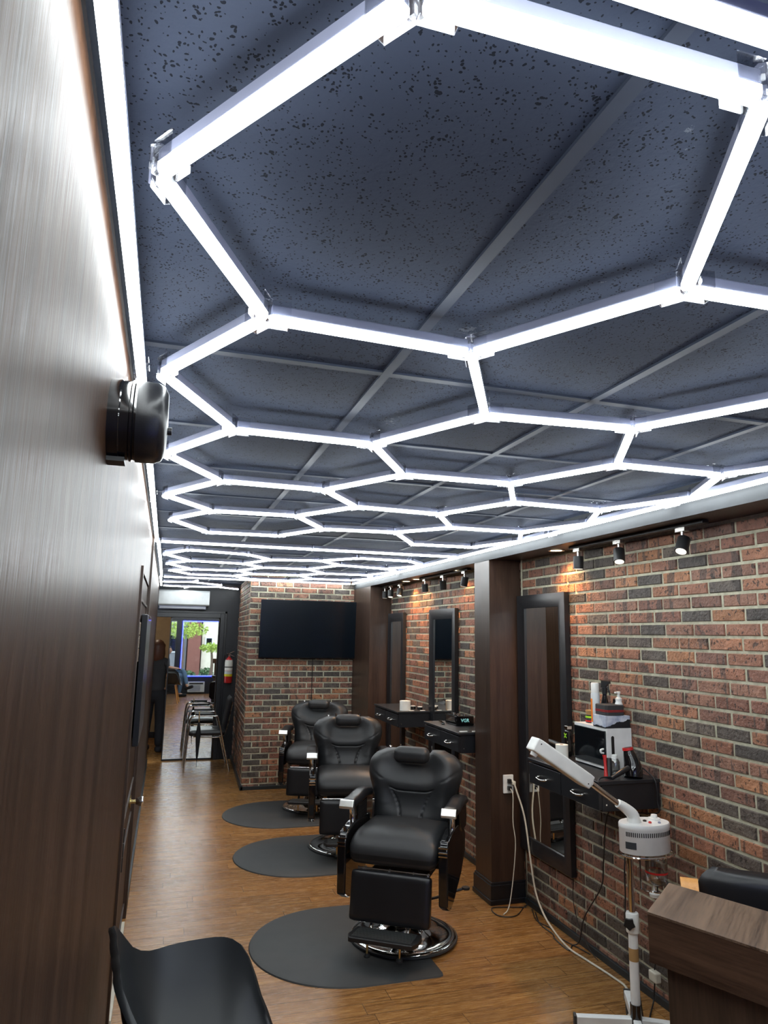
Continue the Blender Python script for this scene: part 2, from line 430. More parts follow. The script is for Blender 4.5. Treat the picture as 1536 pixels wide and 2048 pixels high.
# brick walls: a mortar slab and individually shaped bricks in one mesh
REDS = [(.275, .126, .082), (.230, .106, .076), (.320, .148, .088), (.370, .175, .092), (.190, .096, .072), (.260, .134, .094)]
DARKS = [(.098, .080, .070), (.120, .096, .080), (.076, .064, .058)]
def brick_wall(name, origin, du, length, height, cut=0.0, off=0.0, thick=.10, seed=1):
    """origin: bottom corner; du: unit vector along the wall; outward normal = du x z"""
    rnd = random.Random(seed); du = Vector(du).normalized(); up = Vector((0, 0, 1)); n = du.cross(up); O = Vector(origin)
    PW, PH, J = .191, .0618, .0118
    m = BM()
    def P(u, z, d): return O + du * u + up * z + n * d
    vs = [m.verts.new(P(u, z, d)) for u, z, d in ((0, 0, -.004), (length - cut, 0, -.004), (length - cut, height, -.004), (0, height, -.004), (0, 0, -thick), (length - cut, 0, -thick), (length - cut, height, -thick), (0, height, -thick))]
    for f in ((0, 1, 2, 3), (5, 4, 7, 6), (4, 5, 1, 0), (3, 2, 6, 7), (1, 5, 6, 2), (4, 0, 3, 7)): m.faces.new([vs[i] for i in f])
    wall = struct(name, m, 'mortar')
    b = BM(); lay = b.loops.layers.float_color.new('Col')
    r = 0; z = .004
    while z < height - .01:
        z1 = min(z + PH - J, height); u = -PW + off + (PW / 2 if r % 2 else 0) + rnd.uniform(-.004, .004)
        while u < length:
            ua, ub = max(u, 0), min(u + PW - J, length)
            if ub - ua > .012:
                c = rnd.choice(DARKS) if rnd.random() < .27 else rnd.choice(REDS)
                k = rnd.uniform(.82, 1.15); c = tuple(x * k for x in c)
                e = .0035; d0 = rnd.uniform(.0015, .0045)
                j = [rnd.uniform(-.0012, .0012) for _ in range(8)]
                outer = [b.verts.new(P(ua + j[0] * (ua > 0), z + j[1], -.005)), b.verts.new(P(ub + j[2] * (ub < length), z + j[3], -.005)), b.verts.new(P(ub + j[4] * (ub < length), z1 + j[5], -.005)), b.verts.new(P(ua + j[6] * (ua > 0), z1 + j[7], -.005))]
                inner = [b.verts.new(P(ua + e, z + e, d0 + j[0])), b.verts.new(P(ub - e, z + e, d0 + j[2])), b.verts.new(P(ub - e, z1 - e, d0 + j[4])), b.verts.new(P(ua + e, z1 - e, d0 + j[6]))]
                fs = [b.faces.new(inner)] + [b.faces.new((outer[i], outer[(i + 1) % 4], inner[(i + 1) % 4], inner[i])) for i in range(4)]
                for f in fs:
                    for l in f.loops: l[lay] = (*c, 1)
            u += PW + rnd.uniform(-.002, .002)
        z += PH; r += 1
    me = bpy.data.meshes.new('brick_facing'); b.to_mesh(me); b.free()
    o = bpy.data.objects.new('brick_facing', me); COL.objects.link(o); me.materials.append(MAT['brick']); o.parent = wall
    return wall
brick_wall('wall_right', (XR, 7.9, 0), (0, -1, 0), 7.9 - YF, SZ, seed=3)
brick_wall('wall_back_chimney', (CHX, CHY, 0), (1, 0, 0), XR - CHX, ZC - .001, seed=5)
def side_wall():
    d = Vector((CHX - .945, CHY - YB, 0)); L = d.length
    brick_wall('wall_side_chimney', (.945, YB, 0), d, L, ZC - .001, seed=9, cut=.012)
side_wall()
# soffit, pillars
w = BM(); box(w, SX, XR + .1, YF, CHY - .0, SZ, ZC); struct('soffit', w, 'walnut', bev=.001)
w = BM(); box(w, SX - .004, SX, YF, CHY - .01, SZ - .006, ZC); struct('trim_5', w, 'grey_trim')
for i, (y0, y1) in enumerate(((4.29, 4.53), (7.19, 7.875))):
    w = BM(); box(w, SX, XR + .005, y0, y1, 0, SZ + .001)
    p = struct('pillar', w, 'walnut', bev=.002)
    w = BM(); box(w, SX - .012, XR - .0, y0 - .012, y1 + (.012 if i == 0 else 0), 0, .115); box(w, SX - .018, XR, y0 - .018, y1 + (.018 if i == 0 else 0), 0, .03)
    box(w, SX - .006, XR, y0 - .006, y1 + (.006 if i == 0 else 0), .115, .13)
    ob('pillar_plinth', w, 'black_trim', p, bev=.003)
w = BM(); box(w, XR - .018, XR + .002, YF, 4.27, 0, .035); box(w, XR - .018, XR + .002, 4.55, 7.17, 0, .035); box(w, CHX - .012, SX, CHY - .02, CHY + .002, 0, .035)
struct('baseboard_right', w, 'baseboard', bev=.002)
w = BM(); prism(w, [(CHX - .02, CHY - .02), (CHX + .01, CHY - .02), (.955, YB), (.925, YB)], 'z', 0, .05); struct('baseboard_side', w, 'baseboard')
w = BM(); cyl(w, (XR - .004, 4.262, .05), (XR - .004, 4.262, SZ), .006, seg=8); struct('trim_6', w, 'mortar')

# back wall with doorway
DX0, DX1, DZ = -.30, .70, 1.835
w = BM(); box(w, -1.3, DX0, YB, YB + .12, 0, ZC); box(w, DX1, 1.2, YB, YB + .12, 0, ZC); box(w, DX0, DX1, YB, YB + .12, DZ, ZC)
struct('wall_back', w, 'black_wall')
w = BM(); box(w, DX1, DX1 + .055, YB - .022, YB + .13, 0, DZ + .06); box(w, DX0, DX1, YB - .022, YB + .13, DZ, DZ + .06)
box(w, DX1 + .055, DX1 + .085, YB - .014, YB, 0, DZ + .09); box(w, DX0, DX1 + .085, YB - .014, YB, DZ + .06, DZ + .09)
struct('trim_7', w, 'black_trim', bev=.003)
# mirrored sliding door
w = BM(); fx0, fx1 = .055, .69; fy = YB + .005
box(w, fx0, fx0 + .012, fy, fy + .03, .004, DZ); box(w, fx1 - .012, fx1, fy, fy + .03, .004, DZ); box(w, fx0, fx1, fy, fy + .03, .004, .024); box(w, fx0, fx1, fy, fy + .03, DZ - .015, DZ)
md = struct('door_2', w, 'black_trim')
w = BM(); box(w, fx0 + .01, fx1 - .01, fy + .008, fy + .02, .02, DZ - .01); ob('mirror_pane', w, 'mirror', md)
# hallway beyond
w = BM(); box(w, -1.4, 1.4, 11.9, 12.0, 0, ZC); box(w, -1.4, -1.3, YB + .12, 12, 0, ZC); box(w, 1.3, 1.4, YB + .12, 12, 0, ZC)
struct('wall_hall', w, 'beige_wall')
w = BM(); box(w, -1.4, 1.4, YB + .1, 12.0, ZC, ZC + .08); struct('ceiling_hall', w, 'beige_wall')
w = BM(); box(w, -1.3, 1.3, 11.885, 11.9, 0, .09); struct('baseboard_hall', w, 'black_trim')

# front wall (behind the camera) with the shop windows
w = BM()
WZ0, WZ1 = .45, 1.94
box(w, -.5, .12, YF - .12, YF, 0, ZC); box(w, .12, 2.5, YF - .12, YF, 0, WZ0); box(w, .12, 2.5, YF - .12, YF, WZ1, ZC)
box(w, .30, .43, YF - .12, YF, WZ0, WZ1); box(w, 2.0, 2.5, YF - .12, YF, WZ0, WZ1)
struct('wall_front', w, 'black_wall')
for i, (a, b_) in enumerate(((.12, .30), (.43, 2.0))):
    w = BM(); t = .02
    box(w, a, a + t, YF - .08, YF + .004, WZ0, WZ1); box(w, b_ - t, b_, YF - .08, YF + .004, WZ0, WZ1)
    box(w, a, b_, YF - .08, YF + .004, WZ0, WZ0 + t); box(w, a, b_, YF - .08, YF + .004, WZ1 - t, WZ1)
    wo = struct('window_%d' % (i + 1), w, 'black_trim')
    w = BM(); box(w, a + t, b_ - t, YF - .05, YF - .045, WZ0 + t, WZ1 - t); ob('window_pane', w, 'pane', wo)
w = BM(); a, b_ = .445, 1.985
tube(w, [(a, YF + .018, WZ0 + .015), (a, YF + .018, WZ1 - .015), (b_, YF + .018, WZ1 - .015), (b_, YF + .018, WZ0 + .015)], .016, 8, n=1, closed=True)
tag(ob('light_strip', w, 'blue_led'), 'glowing blue LED strip around the shop window, seen in the far mirror', 'light strip')

# ================================================================== LED CEILING LIGHTS
LZ = 2.225
A_V = {0:(.787,.880),1:(.561,1.241),2:(.136,1.22),3:(-.048,.849),4:(.177,.515),5:(.574,.510),6:(.764,1.604),7:(.566,1.981),8:(.146,1.971),9:(-.047,1.577),10:(.783,2.336),11:(.574,2.705),12:(.162,2.69),13:(-.041,2.329),14:(.791,3.022),15:(.58,3.375),16:(.171,3.395),17:(-.043,3.066),18:(.794,3.758),19:(.609,4.127),20:(.194,4.156),21:(-.017,3.737),22:(1.396,1.222),23:(1.193,1.568),24:(1.182,.863),25:(1.403,1.933),26:(1.21,2.325),27:(1.396,2.654),28:(1.207,3.054),29:(1.424,3.421),30:(1.203,3.706),31:(2.008,.851),32:(1.815,1.216),33:(1.386,.497),34:(1.805,.491),35:(2.008,1.576),36:(1.824,1.925),37:(2.008,2.285),38:(1.837,2.672),39:(2.008,3.02),40:(1.839,3.411),41:(2.008,3.75),42:(1.869,4.138),43:(1.467,4.159)}
A_H = [(0,0,[0,1,2,3,4,5]),(0,1,[6,7,8,9,2,1]),(0,2,[10,11,12,13,8,7]),(0,3,[14,15,16,17,12,11]),(0,4,[18,19,20,21,16,15]),(1,0,[22,23,6,1,0,24]),(1,1,[25,26,10,7,6,23]),(1,2,[27,28,14,11,10,26]),(1,3,[29,30,18,15,14,28]),(2,0,[31,32,22,24,33,34]),(2,1,[35,36,25,23,22,32]),(2,2,[37,38,27,26,25,36]),(2,3,[39,40,29,28,27,38]),(2,4,[41,42,43,30,29,40])]  # nearest right-column hexagon is out of view, added for its light
B_V = {0:(.761,5.534),1:(.587,5.971),2:(.155,5.922),3:(-.050,5.474),4:(.114,5.122),5:(.544,5.238),6:(.789,6.24),7:(.609,6.683),8:(.191,6.736),9:(-.029,6.24),10:(.789,6.98),11:(.621,7.325),12:(.206,7.34),13:(-.005,6.953),14:(1.371,5.708),15:(1.186,6.208),16:(1.136,5.429),17:(1.424,6.577),18:(1.221,6.904),19:(1.45,7.295),20:(1.256,7.662),21:(.841,7.677),22:(2.008,5.426),23:(1.813,5.843),24:(1.368,5.112),25:(1.793,5.139),26:(1.988,6.056),27:(1.839,6.562),28:(2.008,6.913),29:(1.865,7.28)}
B_H = [(0,0,[0,1,2,3,4,5]),(0,1,[6,7,8,9,2,1]),(0,2,[10,11,12,13,8,7]),(1,0,[14,15,6,1,0,16]),(1,1,[17,18,10,7,6,15]),(1,2,[19,20,21,11,10,18]),(2,0,[22,23,14,16,24,25]),(2,1,[26,27,17,15,14,23]),(2,2,[28,29,19,18,17,27])]
SIDE = ['far-right side', 'far side', 'far-left side', 'near-left side', 'near side', 'near-right side']
CORN = ['right corner', 'far-right corner', 'far-left corner', 'left corner', 'near-left corner', 'near-right corner']
CNAME = ['left', 'middle', 'right']
ORD = ['nearest', 'second', 'third', 'fourth', 'fifth']
def led_tube(p, q, label, group, z=LZ, gap=.012):
    p = Vector((*p, z)); q = Vector((*q, z)); d = q - p; L = d.length - 2 * gap; mid = (p + q) / 2
    t = thing('led_tube', label, 'light tube', mid, math.atan2(d.y, d.x), group)
    h = BM(); prism(h, [(-.0085, .004), (.0085, .004), (.0092, .007), (.0092, .022), (.007, .025), (-.007, .025), (-.0092, .022), (-.0092, .007)], 'x', -L / 2, L / 2)
    ob('housing', h, 'housing', t)
    e = BM(); prism(e, [(-.0100, .004), (-.0098, -.006), (-.0075, -.0095), (.0075, -.0095), (.0098, -.006), (.0100, .004)], 'x', -L / 2, L / 2)
    ob('diffuser', e, 'led', t)
    return t
def connector(v, nbrs, label, group, z=LZ):
    c = BM(); P = Vector((*v, z))
    cyl(c, (0, 0, -.013), (0, 0, .032), .0140, seg=6)
    for nb in nbrs:
        d = (Vector((*nb, z)) - P).normalized(); s = Vector((-d.y, d.x, 0)) * .0142; a, b2 = d * .010, d * .045
        for sg in (-1, 1):
            box(c, .008, .046, -.0008, .0008, -.013, .032, Matrix.Translation(s * sg) @ Matrix.Rotation(math.atan2(d.y, d.x), 4, 'Z'))
        box(c, .008, .046, -.0142, .0142, -.0135, -.0126, Matrix.Rotation(math.atan2(d.y, d.x), 4, 'Z'))
    o = ob('tube_connector', c, 'clear'); o.location = P
    return tag(o, label, 'connector', group)
def lattice(V, H, where, grp):
    edges = {}; corner = {}; nb = {}
    for c, r, ks in H:
        for i in range(6):
            a, b2 = ks[i], ks[(i + 1) % 6]; key = (min(a, b2), max(a, b2))
            hexn = 'of %s hexagon in %s column, %s' % (ORD[r], CNAME[c], where)
            if key not in edges: edges[key] = 'white LED tube, %s %s' % (SIDE[i], hexn)
            if a not in corner: corner[a] = 'clear connector, %s %s' % (CORN[i], hexn)
            nb.setdefault(a, set()).add(b2); nb.setdefault(b2, set()).add(a)
    for (a, b2), l in edges.items(): led_tube(V[a], V[b2], l, 'hexagon tubes ' + grp)
    for a, l in corner.items(): connector(V[a], [V[k] for k in sorted(nb[a])], l, 'hexagon connectors ' + grp)
lattice(A_V, A_H, 'front lattice', 'in the front ceiling lattice')
lattice(B_V, B_H, 'rear lattice', 'in the rear ceiling lattice')
def run(pts, labels, grp):
    for (a, b2), l in zip(zip(pts, pts[1:]), labels): led_tube(a, b2, l, grp, gap=.006)
    for i, p in enumerate(pts[1:-1]):
        connector(p, [pts[i], pts[i + 2]], 'clear joint where ' + labels[i].replace('white LED border tube', 'border tube') + ' ends', grp + ' joints')
LXX, RXX = -.093, 2.026
run([(LXX, YF + .05), (LXX, 1.62), (LXX, 3.2), (LXX, 4.70)], ['white LED border tube on left edge above the camera', 'white LED border tube on left edge behind the black round fixture', 'white LED border tube on left edge, end of front lattice'], 'border tubes along the left edge')
run([(LXX + .008, 4.73), (LXX + .012, 6.2), (LXX + .012, 7.80)], ['white LED border tube on left edge beside start of rear lattice', 'white LED border tube on left edge beside end of rear lattice'], 'border tubes along the rear left edge')
run([(LXX, 7.84), (LXX, 8.58), (LXX, 9.32)], ['white LED border tube beside left wall behind the rear lattice', 'white LED border tube beside left wall near the air conditioner'], 'rearmost border tubes on the left')
run([(RXX, .44), (RXX, 2.44), (RXX, 3.42), (RXX, 4.70)], ['white LED border tube on soffit edge, frontmost', 'white LED border tube on soffit edge above the near spotlights', 'white LED border tube on soffit edge left of the front pillar'], 'border tubes along the soffit')
run([(RXX, 4.73), (RXX, 6.2), (RXX, 7.8)], ['white LED border tube on soffit edge past the front pillar', 'white LED border tube on soffit edge reaching the rear pillar'], 'border tubes along the rear soffit')
run([(LXX + .012, .446), (1.0, .446), (RXX - .02, .446)], ['white LED cross tube nearest the camera, left half', 'white LED cross tube nearest the camera, right half'], 'cross tubes at the front')
run([(LXX + .02, 4.71), (.93, 4.71), (RXX - .02, 4.71)], ['white LED cross tube between the lattices, left half', 'white LED cross tube between the lattices, right half'], 'cross tubes between lattices')
run([(LXX + .03, 7.82), (1.0, 7.82), (RXX - .02, 7.82)], ['white LED cross tube at end of rear lattice, left half', 'white LED cross tube in front of brick chimney top'], 'cross tubes at the chimney')
for p, q, l in (((-.078, 8.62), (.26, 8.52), 'white LED tube, left of the zigzag before the air conditioner'), ((.26, 8.52), (.31, 8.22), 'short white LED tube stub pointing to the camera near air conditioner'), ((.26, 8.52), (.62, 8.86), 'white LED tube, right of the zigzag before the air conditioner'),
               ((-.078, 9.36), (.25, 9.40), 'white LED tube, left one of rearmost row'), ((.25, 9.40), (.60, 9.25), 'white LED tube, middle one of rearmost row'), ((.60, 9.25), (.90, 9.60), 'white LED tube, right one of rearmost row'), ((.25, 9.40), (.20, 9.70), 'short white LED stub pointing to wall air conditioner'), ((.62, 8.86), (.60, 9.25), 'short white LED tube joining the two rearmost zigzags')):
    led_tube(p, q, l, 'rearmost ceiling tubes')

# ================================================================== BARBER CHAIRS
def pad(w_fn, t_fn, y_fn, z0, z1, nu=36, nv=44, top_fn=None):
    """upholstered upright cushion: half width, half thickness and centre line as functions of v"""
    bm = BM(); F, R = [], []
    for j in range(nv + 1):
        v = j / nv; rf, rb = [], []
        for i in range(nu + 1):
            u = -1 + 2 * i / nu
            x = u * w_fn(v)
            zt = z1 - (top_fn(u) if top_fn else 0)
            z = z0 + (zt - z0) * v
            e = max(0.0, 1 - abs(u) ** 4) ** .5 * max(0.0, 1 - abs(2 * v - 1) ** 10) ** .5
            t = t_fn(u, v) * e
            y = y_fn(v)
            rf.append(bm.verts.new((x, y - t, z))); rb.append(bm.verts.new((x, y + .45 * abs(t), z)))
        F.append(rf); R.append(rb)
    for j in range(nv):
        for i in range(nu):
            bm.faces.new((F[j][i], F[j][i + 1], F[j + 1][i + 1], F[j + 1][i]))
            bm.faces.new((R[j][i + 1], R[j][i], R[j + 1][i], R[j + 1][i + 1]))
    bmesh.ops.remove_doubles(bm, verts=bm.verts[:], dist=1e-5)
    return bm
def interp(pts):
    def f(v):
        for (a, x), (b, y) in zip(pts, pts[1:]):
            if v <= b:
                t = (v - a) / (b - a); t = t * t * (3 - 2 * t) if False else t
                return x + (y - x) * t
        return pts[-1][1]
    return f
def spline(pts):
    """smooth interpolation through (v, value) pairs"""
    def f(v):
        n = len(pts)
        for i in range(n - 1):
            if v <= pts[i + 1][0] or i == n - 2:
                t = (v - pts[i][0]) / (pts[i + 1][0] - pts[i][0])
                p0 = pts[max(i - 1, 0)][1]; p1 = pts[i][1]; p2 = pts[i + 1][1]; p3 = pts[min(i + 2, n - 1)][1]
                return .5 * (2 * p1 + (p2 - p0) * t + (2 * p0 - 5 * p1 + 4 * p2 - p3) * t * t + (3 * p1 - p0 - 3 * p2 + p3) * t ** 3)
    return f
def soft_box(bm, x0, x1, y0, y1, z0, z1, r=.03, seg=5, crown=.0, nx=6):
    """cushion with rounded edges and a slightly crowned top"""
    cx, cy_, cz = (x0 + x1) / 2, (y0 + y1) / 2, (z0 + z1) / 2
    hx, hy, hz = (x1 - x0) / 2, (y1 - y0) / 2, (z1 - z0) / 2
    t = bmesh.new(); bmesh.ops.create_cube(t, size=2)
    bmesh.ops.subdivide_edges(t, edges=t.edges[:], cuts=13, use_grid_fill=True)
    for v in t.verts:
        p = Vector((v.co.x * hx, v.co.y * hy, v.co.z * hz))
        q = Vector((max(-hx + r, min(hx - r, p.x)), max(-hy + r, min(hy - r, p.y)), max(-hz + r, min(hz - r, p.z))))
        d = p - q
        if d.length > 1e-9 and sum(abs(c) > 1e-9 for c in d) > 1: p = q + d.normalized() * r
        bul = (1 - (p.x / hx) ** 2) * (1 - (p.y / hy) ** 2) * crown
        if p.z > 0: p.z += bul
        v.co = p + Vector((cx, cy_, cz))
    me = bpy.data.meshes.new('tmp'); t.to_mesh(me); t.free(); bm.from_mesh(me); bpy.data.meshes.remove(me)
    return bm

def barber_chair(loc, rotz, label):
    t = thing('barber_chair', label, 'barber chair', loc, rotz, 'barber chairs on the grey mats')
    # chromed round base, pump column
    b = BM()
    lathe(b, [(0, 0), (.288, 0), (.293, .006), (.290, .016), (.276, .022), (.262, .020), (.20, .030), (.14, .048), (.10, .075), (.078, .11), (.066, .15), (.060, .20), (0, .20)], seg=64)
    ob('base', b, 'chrome', t, smooth=True, ang=60)
    b = BM(); lathe(b, [(.296, .0), (.300, .004), (.298, .012), (.291, .014), (.291, .0)], seg=64); ob('base_gasket', b, 'rubber', t, smooth=True)
    b = BM(); cyl(b, (0, 0, .19), (0, 0, .33), .045, seg=24); box(b, -.16, .16, -.15, .17, .33, .36); ob('pump_column', b, 'matte_black', t, smooth=True)
    b = BM(); tube(b, [(.05, .05, .16), (.16, .12, .175), (.25, .17, .20), (.30, .19, .215)], .008, 8); lathe(b, [(0, -.006), (.022, -.006), (.024, 0), (.022, .006), (0, .006)], (.315, .195, .218), 14)
    ob('pump_pedal', b, 'matte_black', t, smooth=True)
    # seat
    b = BM(); soft_box(b, -.245, .245, -.275, .215, .43, .58, r=.05, crown=.018)
    for v in b.verts:
        if v.co.y < -.12: v.co.z -= .10 * ((-.12 - v.co.y) / .155) ** 2 * (.5 if v.co.z > .5 else .15)
    ob('seat', b, 'leather', t, smooth=True, ang=80)
    b = BM(); box(b, -.235, .235, -.10, .20, .395, .43); ob('seat_frame', b, 'matte_black', t)
    b = BM()
    for x in (-.17, -.02, .11, .19): cyl(b, (x, -.21, .40), (x - .01, -.235, .33), .007, seg=8)
    cyl(b, (-.2, -.215, .395), (.2, -.215, .395), .006, seg=8); ob('linkage', b, 'brushed', t, smooth=True)
    # backrest: shouldered cushion with sewn panel
    wf = spline([(0, .245), (.18, .242), (.36, .248), (.52, .272), (.68, .290), (.82, .284), (.93, .245), (1, .178)])
    def tf(u, v):
        t0 = .062 + .020 * math.exp(-((v - .62) / .14) ** 2) + .012 * math.exp(-((v - .12) / .12) ** 2)
        side = .030 * math.exp(-((abs(u) - .78) / .20) ** 2) * (1 if v > .3 else v / .3)
        t0 += side
        gv = 0
        if abs(u) < .47: gv = max(gv, math.exp(-((v - .53) / .011) ** 2))
        if v < .53: gv = max(gv, math.exp(-((abs(u) - (.24 + .23 * (v / .53) ** 2)) / .016) ** 2))
        if v > .60 and abs(u) > .62: gv = max(gv, .6 * math.exp(-((v - (.60 + .45 * (abs(u) - .62))) / .012) ** 2))
        return t0 - .010 * gv
    b = pad(wf, tf, lambda v: .185 + .070 * v, .535, .955, 60, 70, top_fn=lambda u: .055 * math.exp(-(u / .50) ** 6))
    ob('backrest', b, 'leather', t, smooth=True, ang=80)
    b = BM(); soft_box(b, -.17, .17, .235, .262, .52, .80, r=.01); ob('back_shell', b, 'gloss_black', t, smooth=True)
    b = BM(); cyl(b, (.10, .26, .93), (.10, .262, .975), .006, seg=8); cyl(b, (-.10, .26, .93), (-.10, .262, .975), .006, seg=8)
    lathe(b, [(0, 0), (.011, .002), (.013, .010), (.009, .018), (0, .020)], (-.165, .262, .945), 12); cyl(b, (-.165, .262, .90), (-.165, .262, .95), .005, seg=8); ob('headrest_bracket', b, 'chrome', t, smooth=True)
    # headrest
    b = BM(); soft_box(b, -.108, .108, .105, .195, .888, .978, r=.038, crown=.004); ob('headrest', b, 'leather', t, smooth=True, ang=80)
    # arms
    for s in (-1, 1):
        a = BM(); soft_box(a, s * .29 - .042, s * .29 + .042, -.165, .205, .672, .722, r=.022, crown=.006)
        for v in a.verts:
            k = max(0, (v.co.y + .05) / .25); v.co.z += .012 * math.sin(min(1, k) * PI)
        arm = ob('armrest', a, 'leather_worn', t, smooth=True, ang=80)
        c = BM(); prism(c, [(-.157, .673), (-.180, .676), (-.186, .688), (-.170, .720), (-.157, .722)], 'x', s * .29 - .041, s * .29 + .041); cap = ob('armrest_cap', c, 'satin', arm, bev=.003, seg=3)
        c = BM(); prism(c, [(.03, .68), (.24, .68), (.25, .60), (.235, .545), (.10, .545), (.05, .60)], 'x', s * .29 - .022, s * .29 + .022); ob('arm_cover', c, 'gloss_black', arm, bev=.005)
        c = BM(); tube(c, [(s * .29, -.085, .68), (s * .29, -.070, .63), (s * .288, -.075, .58), (s * .285, -.105, .53)], .015, 12); ob('arm_post', c, 'chrome', t, smooth=True)
        # faceted side housing
        c = BM(); x0, x1 = (s * .255, s * .305); x0, x1 = min(x0, x1), max(x0, x1)
        prism(c, [(-.262, .545), (-.270, .51), (-.262, .262), (-.185, .222), (-.10, .235), (.12, .32), (.235, .41), (.245, .50), (.18, .585), (.02, .60), (-.12, .60), (-.235, .575)], 'x', x0, x1)
        sp = ob('side_housing', c, 'gloss_black', t, bev=.010, seg=3)
        c = BM(); box(c, x0 + .002, x1 - .002, -.273, -.264, .505, .511); box(c, x0 + .002, x1 - .002, -.273, -.264, .522, .528); box(c, x0, x1, -.268, -.240, .545, .551); ob('housing_trim', c, 'chrome', sp)
        c = BM()
        for k in range(7): box(c, s * .262 - .004, s * .262 + .004, -.04, .09, .572 + k * .014, .580 + k * .014)
        box(c, s * .262 - .003, s * .262 + .003, -.045, .10, .565, .68); ob('vent_panel', c, 'matte_black', arm)
    b = BM(); cyl(b, (-.275, -.22, .54), (-.275, -.235, .60), .010, seg=14); cyl(b, (-.275, -.212, .50), (-.275, -.222, .55), .005, seg=8); ob('recline_lever', b, 'gloss_black', t, smooth=True)
    # leg rest and footplate
    T = Matrix.Translation((0, -.250, .398)) @ Matrix.Rotation(math.radians(-8), 4, 'X')
    b = BM(); soft_box(b, -.218, .218, -.030, .028, -.245, 0, r=.02)
    for v in b.verts: v.co = T @ v.co
    ob('leg_rest', b, 'leather_worn', t, smooth=True, ang=80)
    b = BM(); T2 = Matrix.Translation((0, -.30, .118)) @ Matrix.Rotation(math.radians(-4), 4, 'X')
    prism(b, [(-.175, .02), (-.185, -.10), (-.165, -.155), (.165, -.155), (.185, -.10), (.175, .02)], 'z', -.012, .012)
    for v in b.verts: v.co = T2 @ v.co
    fp = ob('footplate', b, 'matte_black', t, bev=.006)
    b = BM()
    for k in range(11): box(b, -.155, .155, -.138 + k * .0135, -.131 + k * .0135, .012, .0155, T2)
    ob('tread', b, 'rubber', fp)
    for x in (-.085, .085):
        b = BM(); cyl(b, (x, -.385, .112), (x, -.385, .035), .006, seg=10); q = ob('footplate_post', b, 'brass', fp, smooth=True)
        b = BM(); lathe(b, [(0, 0), (.016, 0), (.017, .008), (.009, .016), (0, .016)], (x, -.385, .032), 14); ob('post_foot', b, 'rubber', fp, smooth=True)
    b = BM()
    for x in (-.10, .10): cyl(b, (x, -.14, .32), (x, -.285, .12), .010, seg=10)
    box(b, -.11, .11, -.15, .02, .31, .33); ob('footplate_arm', b, 'brushed', t, smooth=True)
    return t
barber_chair((1.37, 3.97, .014), math.radians(-34), 'black barber chair closest to the camera, turned left, on front mat')
barber_chair((1.47, 5.66, .014), math.radians(-12), 'black barber chair in the middle of the row of three')
barber_chair((1.47, 6.95, .014), math.radians(-20), 'black barber chair furthest away, in front of the television wall')

def mat_obj(x0, y0, L, W, label):
    """salon mat: half round on the left, straight ends, bite cut out for the chair base"""
    t = BM(); R = W / 2; n = 40; out = []
    cx, cy_ = x0 + R, y0 + R
    for i in range(n + 1):
        a = PI / 2 + PI * i / n; out.append((cx + R * math.cos(a) * 1.0, cy_ + R * math.sin(a)))
    out.append((x0 + L - .03, y0)); out.append((x0 + L - .008, y0 + .008)); out.append((x0 + L, y0 + .03))
    out.append((x0 + L, y0 + W - .03)); out.append((x0 + L - .008, y0 + W - .008)); out.append((x0 + L - .03, y0 + W))
    A = [t.verts.new((x, y, 0)) for x, y in out]
    c = Vector((x0 + L * .55, cy_, 0))
    def ins(d, z): return [t.verts.new((x + (c.x - x) / max((Vector((x, y, 0)) - c).length, .01) * d, y + (c.y - y) / max((Vector((x, y, 0)) - c).length, .01) * d, z)) for x, y in out]
    B = ins(.004, .006); C = ins(.028, .0135)
    m = len(out)
    for P, Q in ((A, B), (B, C)):
        for i in range(m): t.faces.new((P[i], P[(i + 1) % m], Q[(i + 1) % m], Q[i]))
    t.faces.new(C); t.faces.new(A[::-1])
    return tag(ob('floor_mat', t, 'rubber', smooth=True, ang=25), label, 'mat', 'anti-fatigue mats under the barber chairs')
mat_obj(.53, 3.50, .90, 1.00, 'grey rubber half-round mat under the closest barber chair')
mat_obj(.585, 5.06, .92, .98, 'grey rubber half-round mat under the middle barber chair')
mat_obj(.60, 6.31, .92, .98, 'grey rubber half-round mat under the furthest barber chair')

# ================================================================== MIRRORS, DRAWER UNITS, TV
def wall_mirror(y0, y1, z0, z1, label, fw=.085):
    t = thing('wall_mirror', label, 'mirror', (XR, (y0 + y1) / 2, z0), 0, 'tall black framed mirrors on the brick wall')
    h = (y1 - y0) / 2; H = z1 - z0; b = BM()
    d0, d1 = -.045, -.006
    outer = [(-h, 0), (h, 0), (h, H), (-h, H)]; inner = [(-h + fw, fw), (h - fw, fw), (h - fw, H - fw), (-h + fw, H - fw)]
    def ring(pts, x): return [b.verts.new((x, y, z)) for y, z in pts]
    mid = [(-h + fw * .35, fw * .35), (h - fw * .35, fw * .35), (h - fw * .35, H - fw * .35), (-h + fw * .35, H - fw * .35)]
    rs = [ring(outer, d1), ring(outer, d0 + .006), ring(mid, d0), ring(inner, d0 + .014), ring(inner, d1)]
    for A, B in zip(rs, rs[1:] + rs[:1]):
        for i in range(4): b.faces.new((A[i], A[(i + 1) % 4], B[(i + 1) % 4], B[i]))
    ob('frame', b, 'frame_black', t, bev=.0015)
    b = BM(); box(b, -.022, -.016, -h + fw - .004, h - fw + .004, fw - .004, H - fw + .004); ob('mirror_glass', b, 'mirror', t)
    return t
wall_mirror(3.68, 4.275, .33, 1.925, 'tall black framed mirror between front pillar and white towel warmer')
wall_mirror(5.35, 5.94, .33, 1.88, 'tall black framed mirror reflecting the television, middle of three')
wall_mirror(6.67, 7.17, .33, 1.875, 'tall black framed mirror beside the rear pillar, furthest of three')

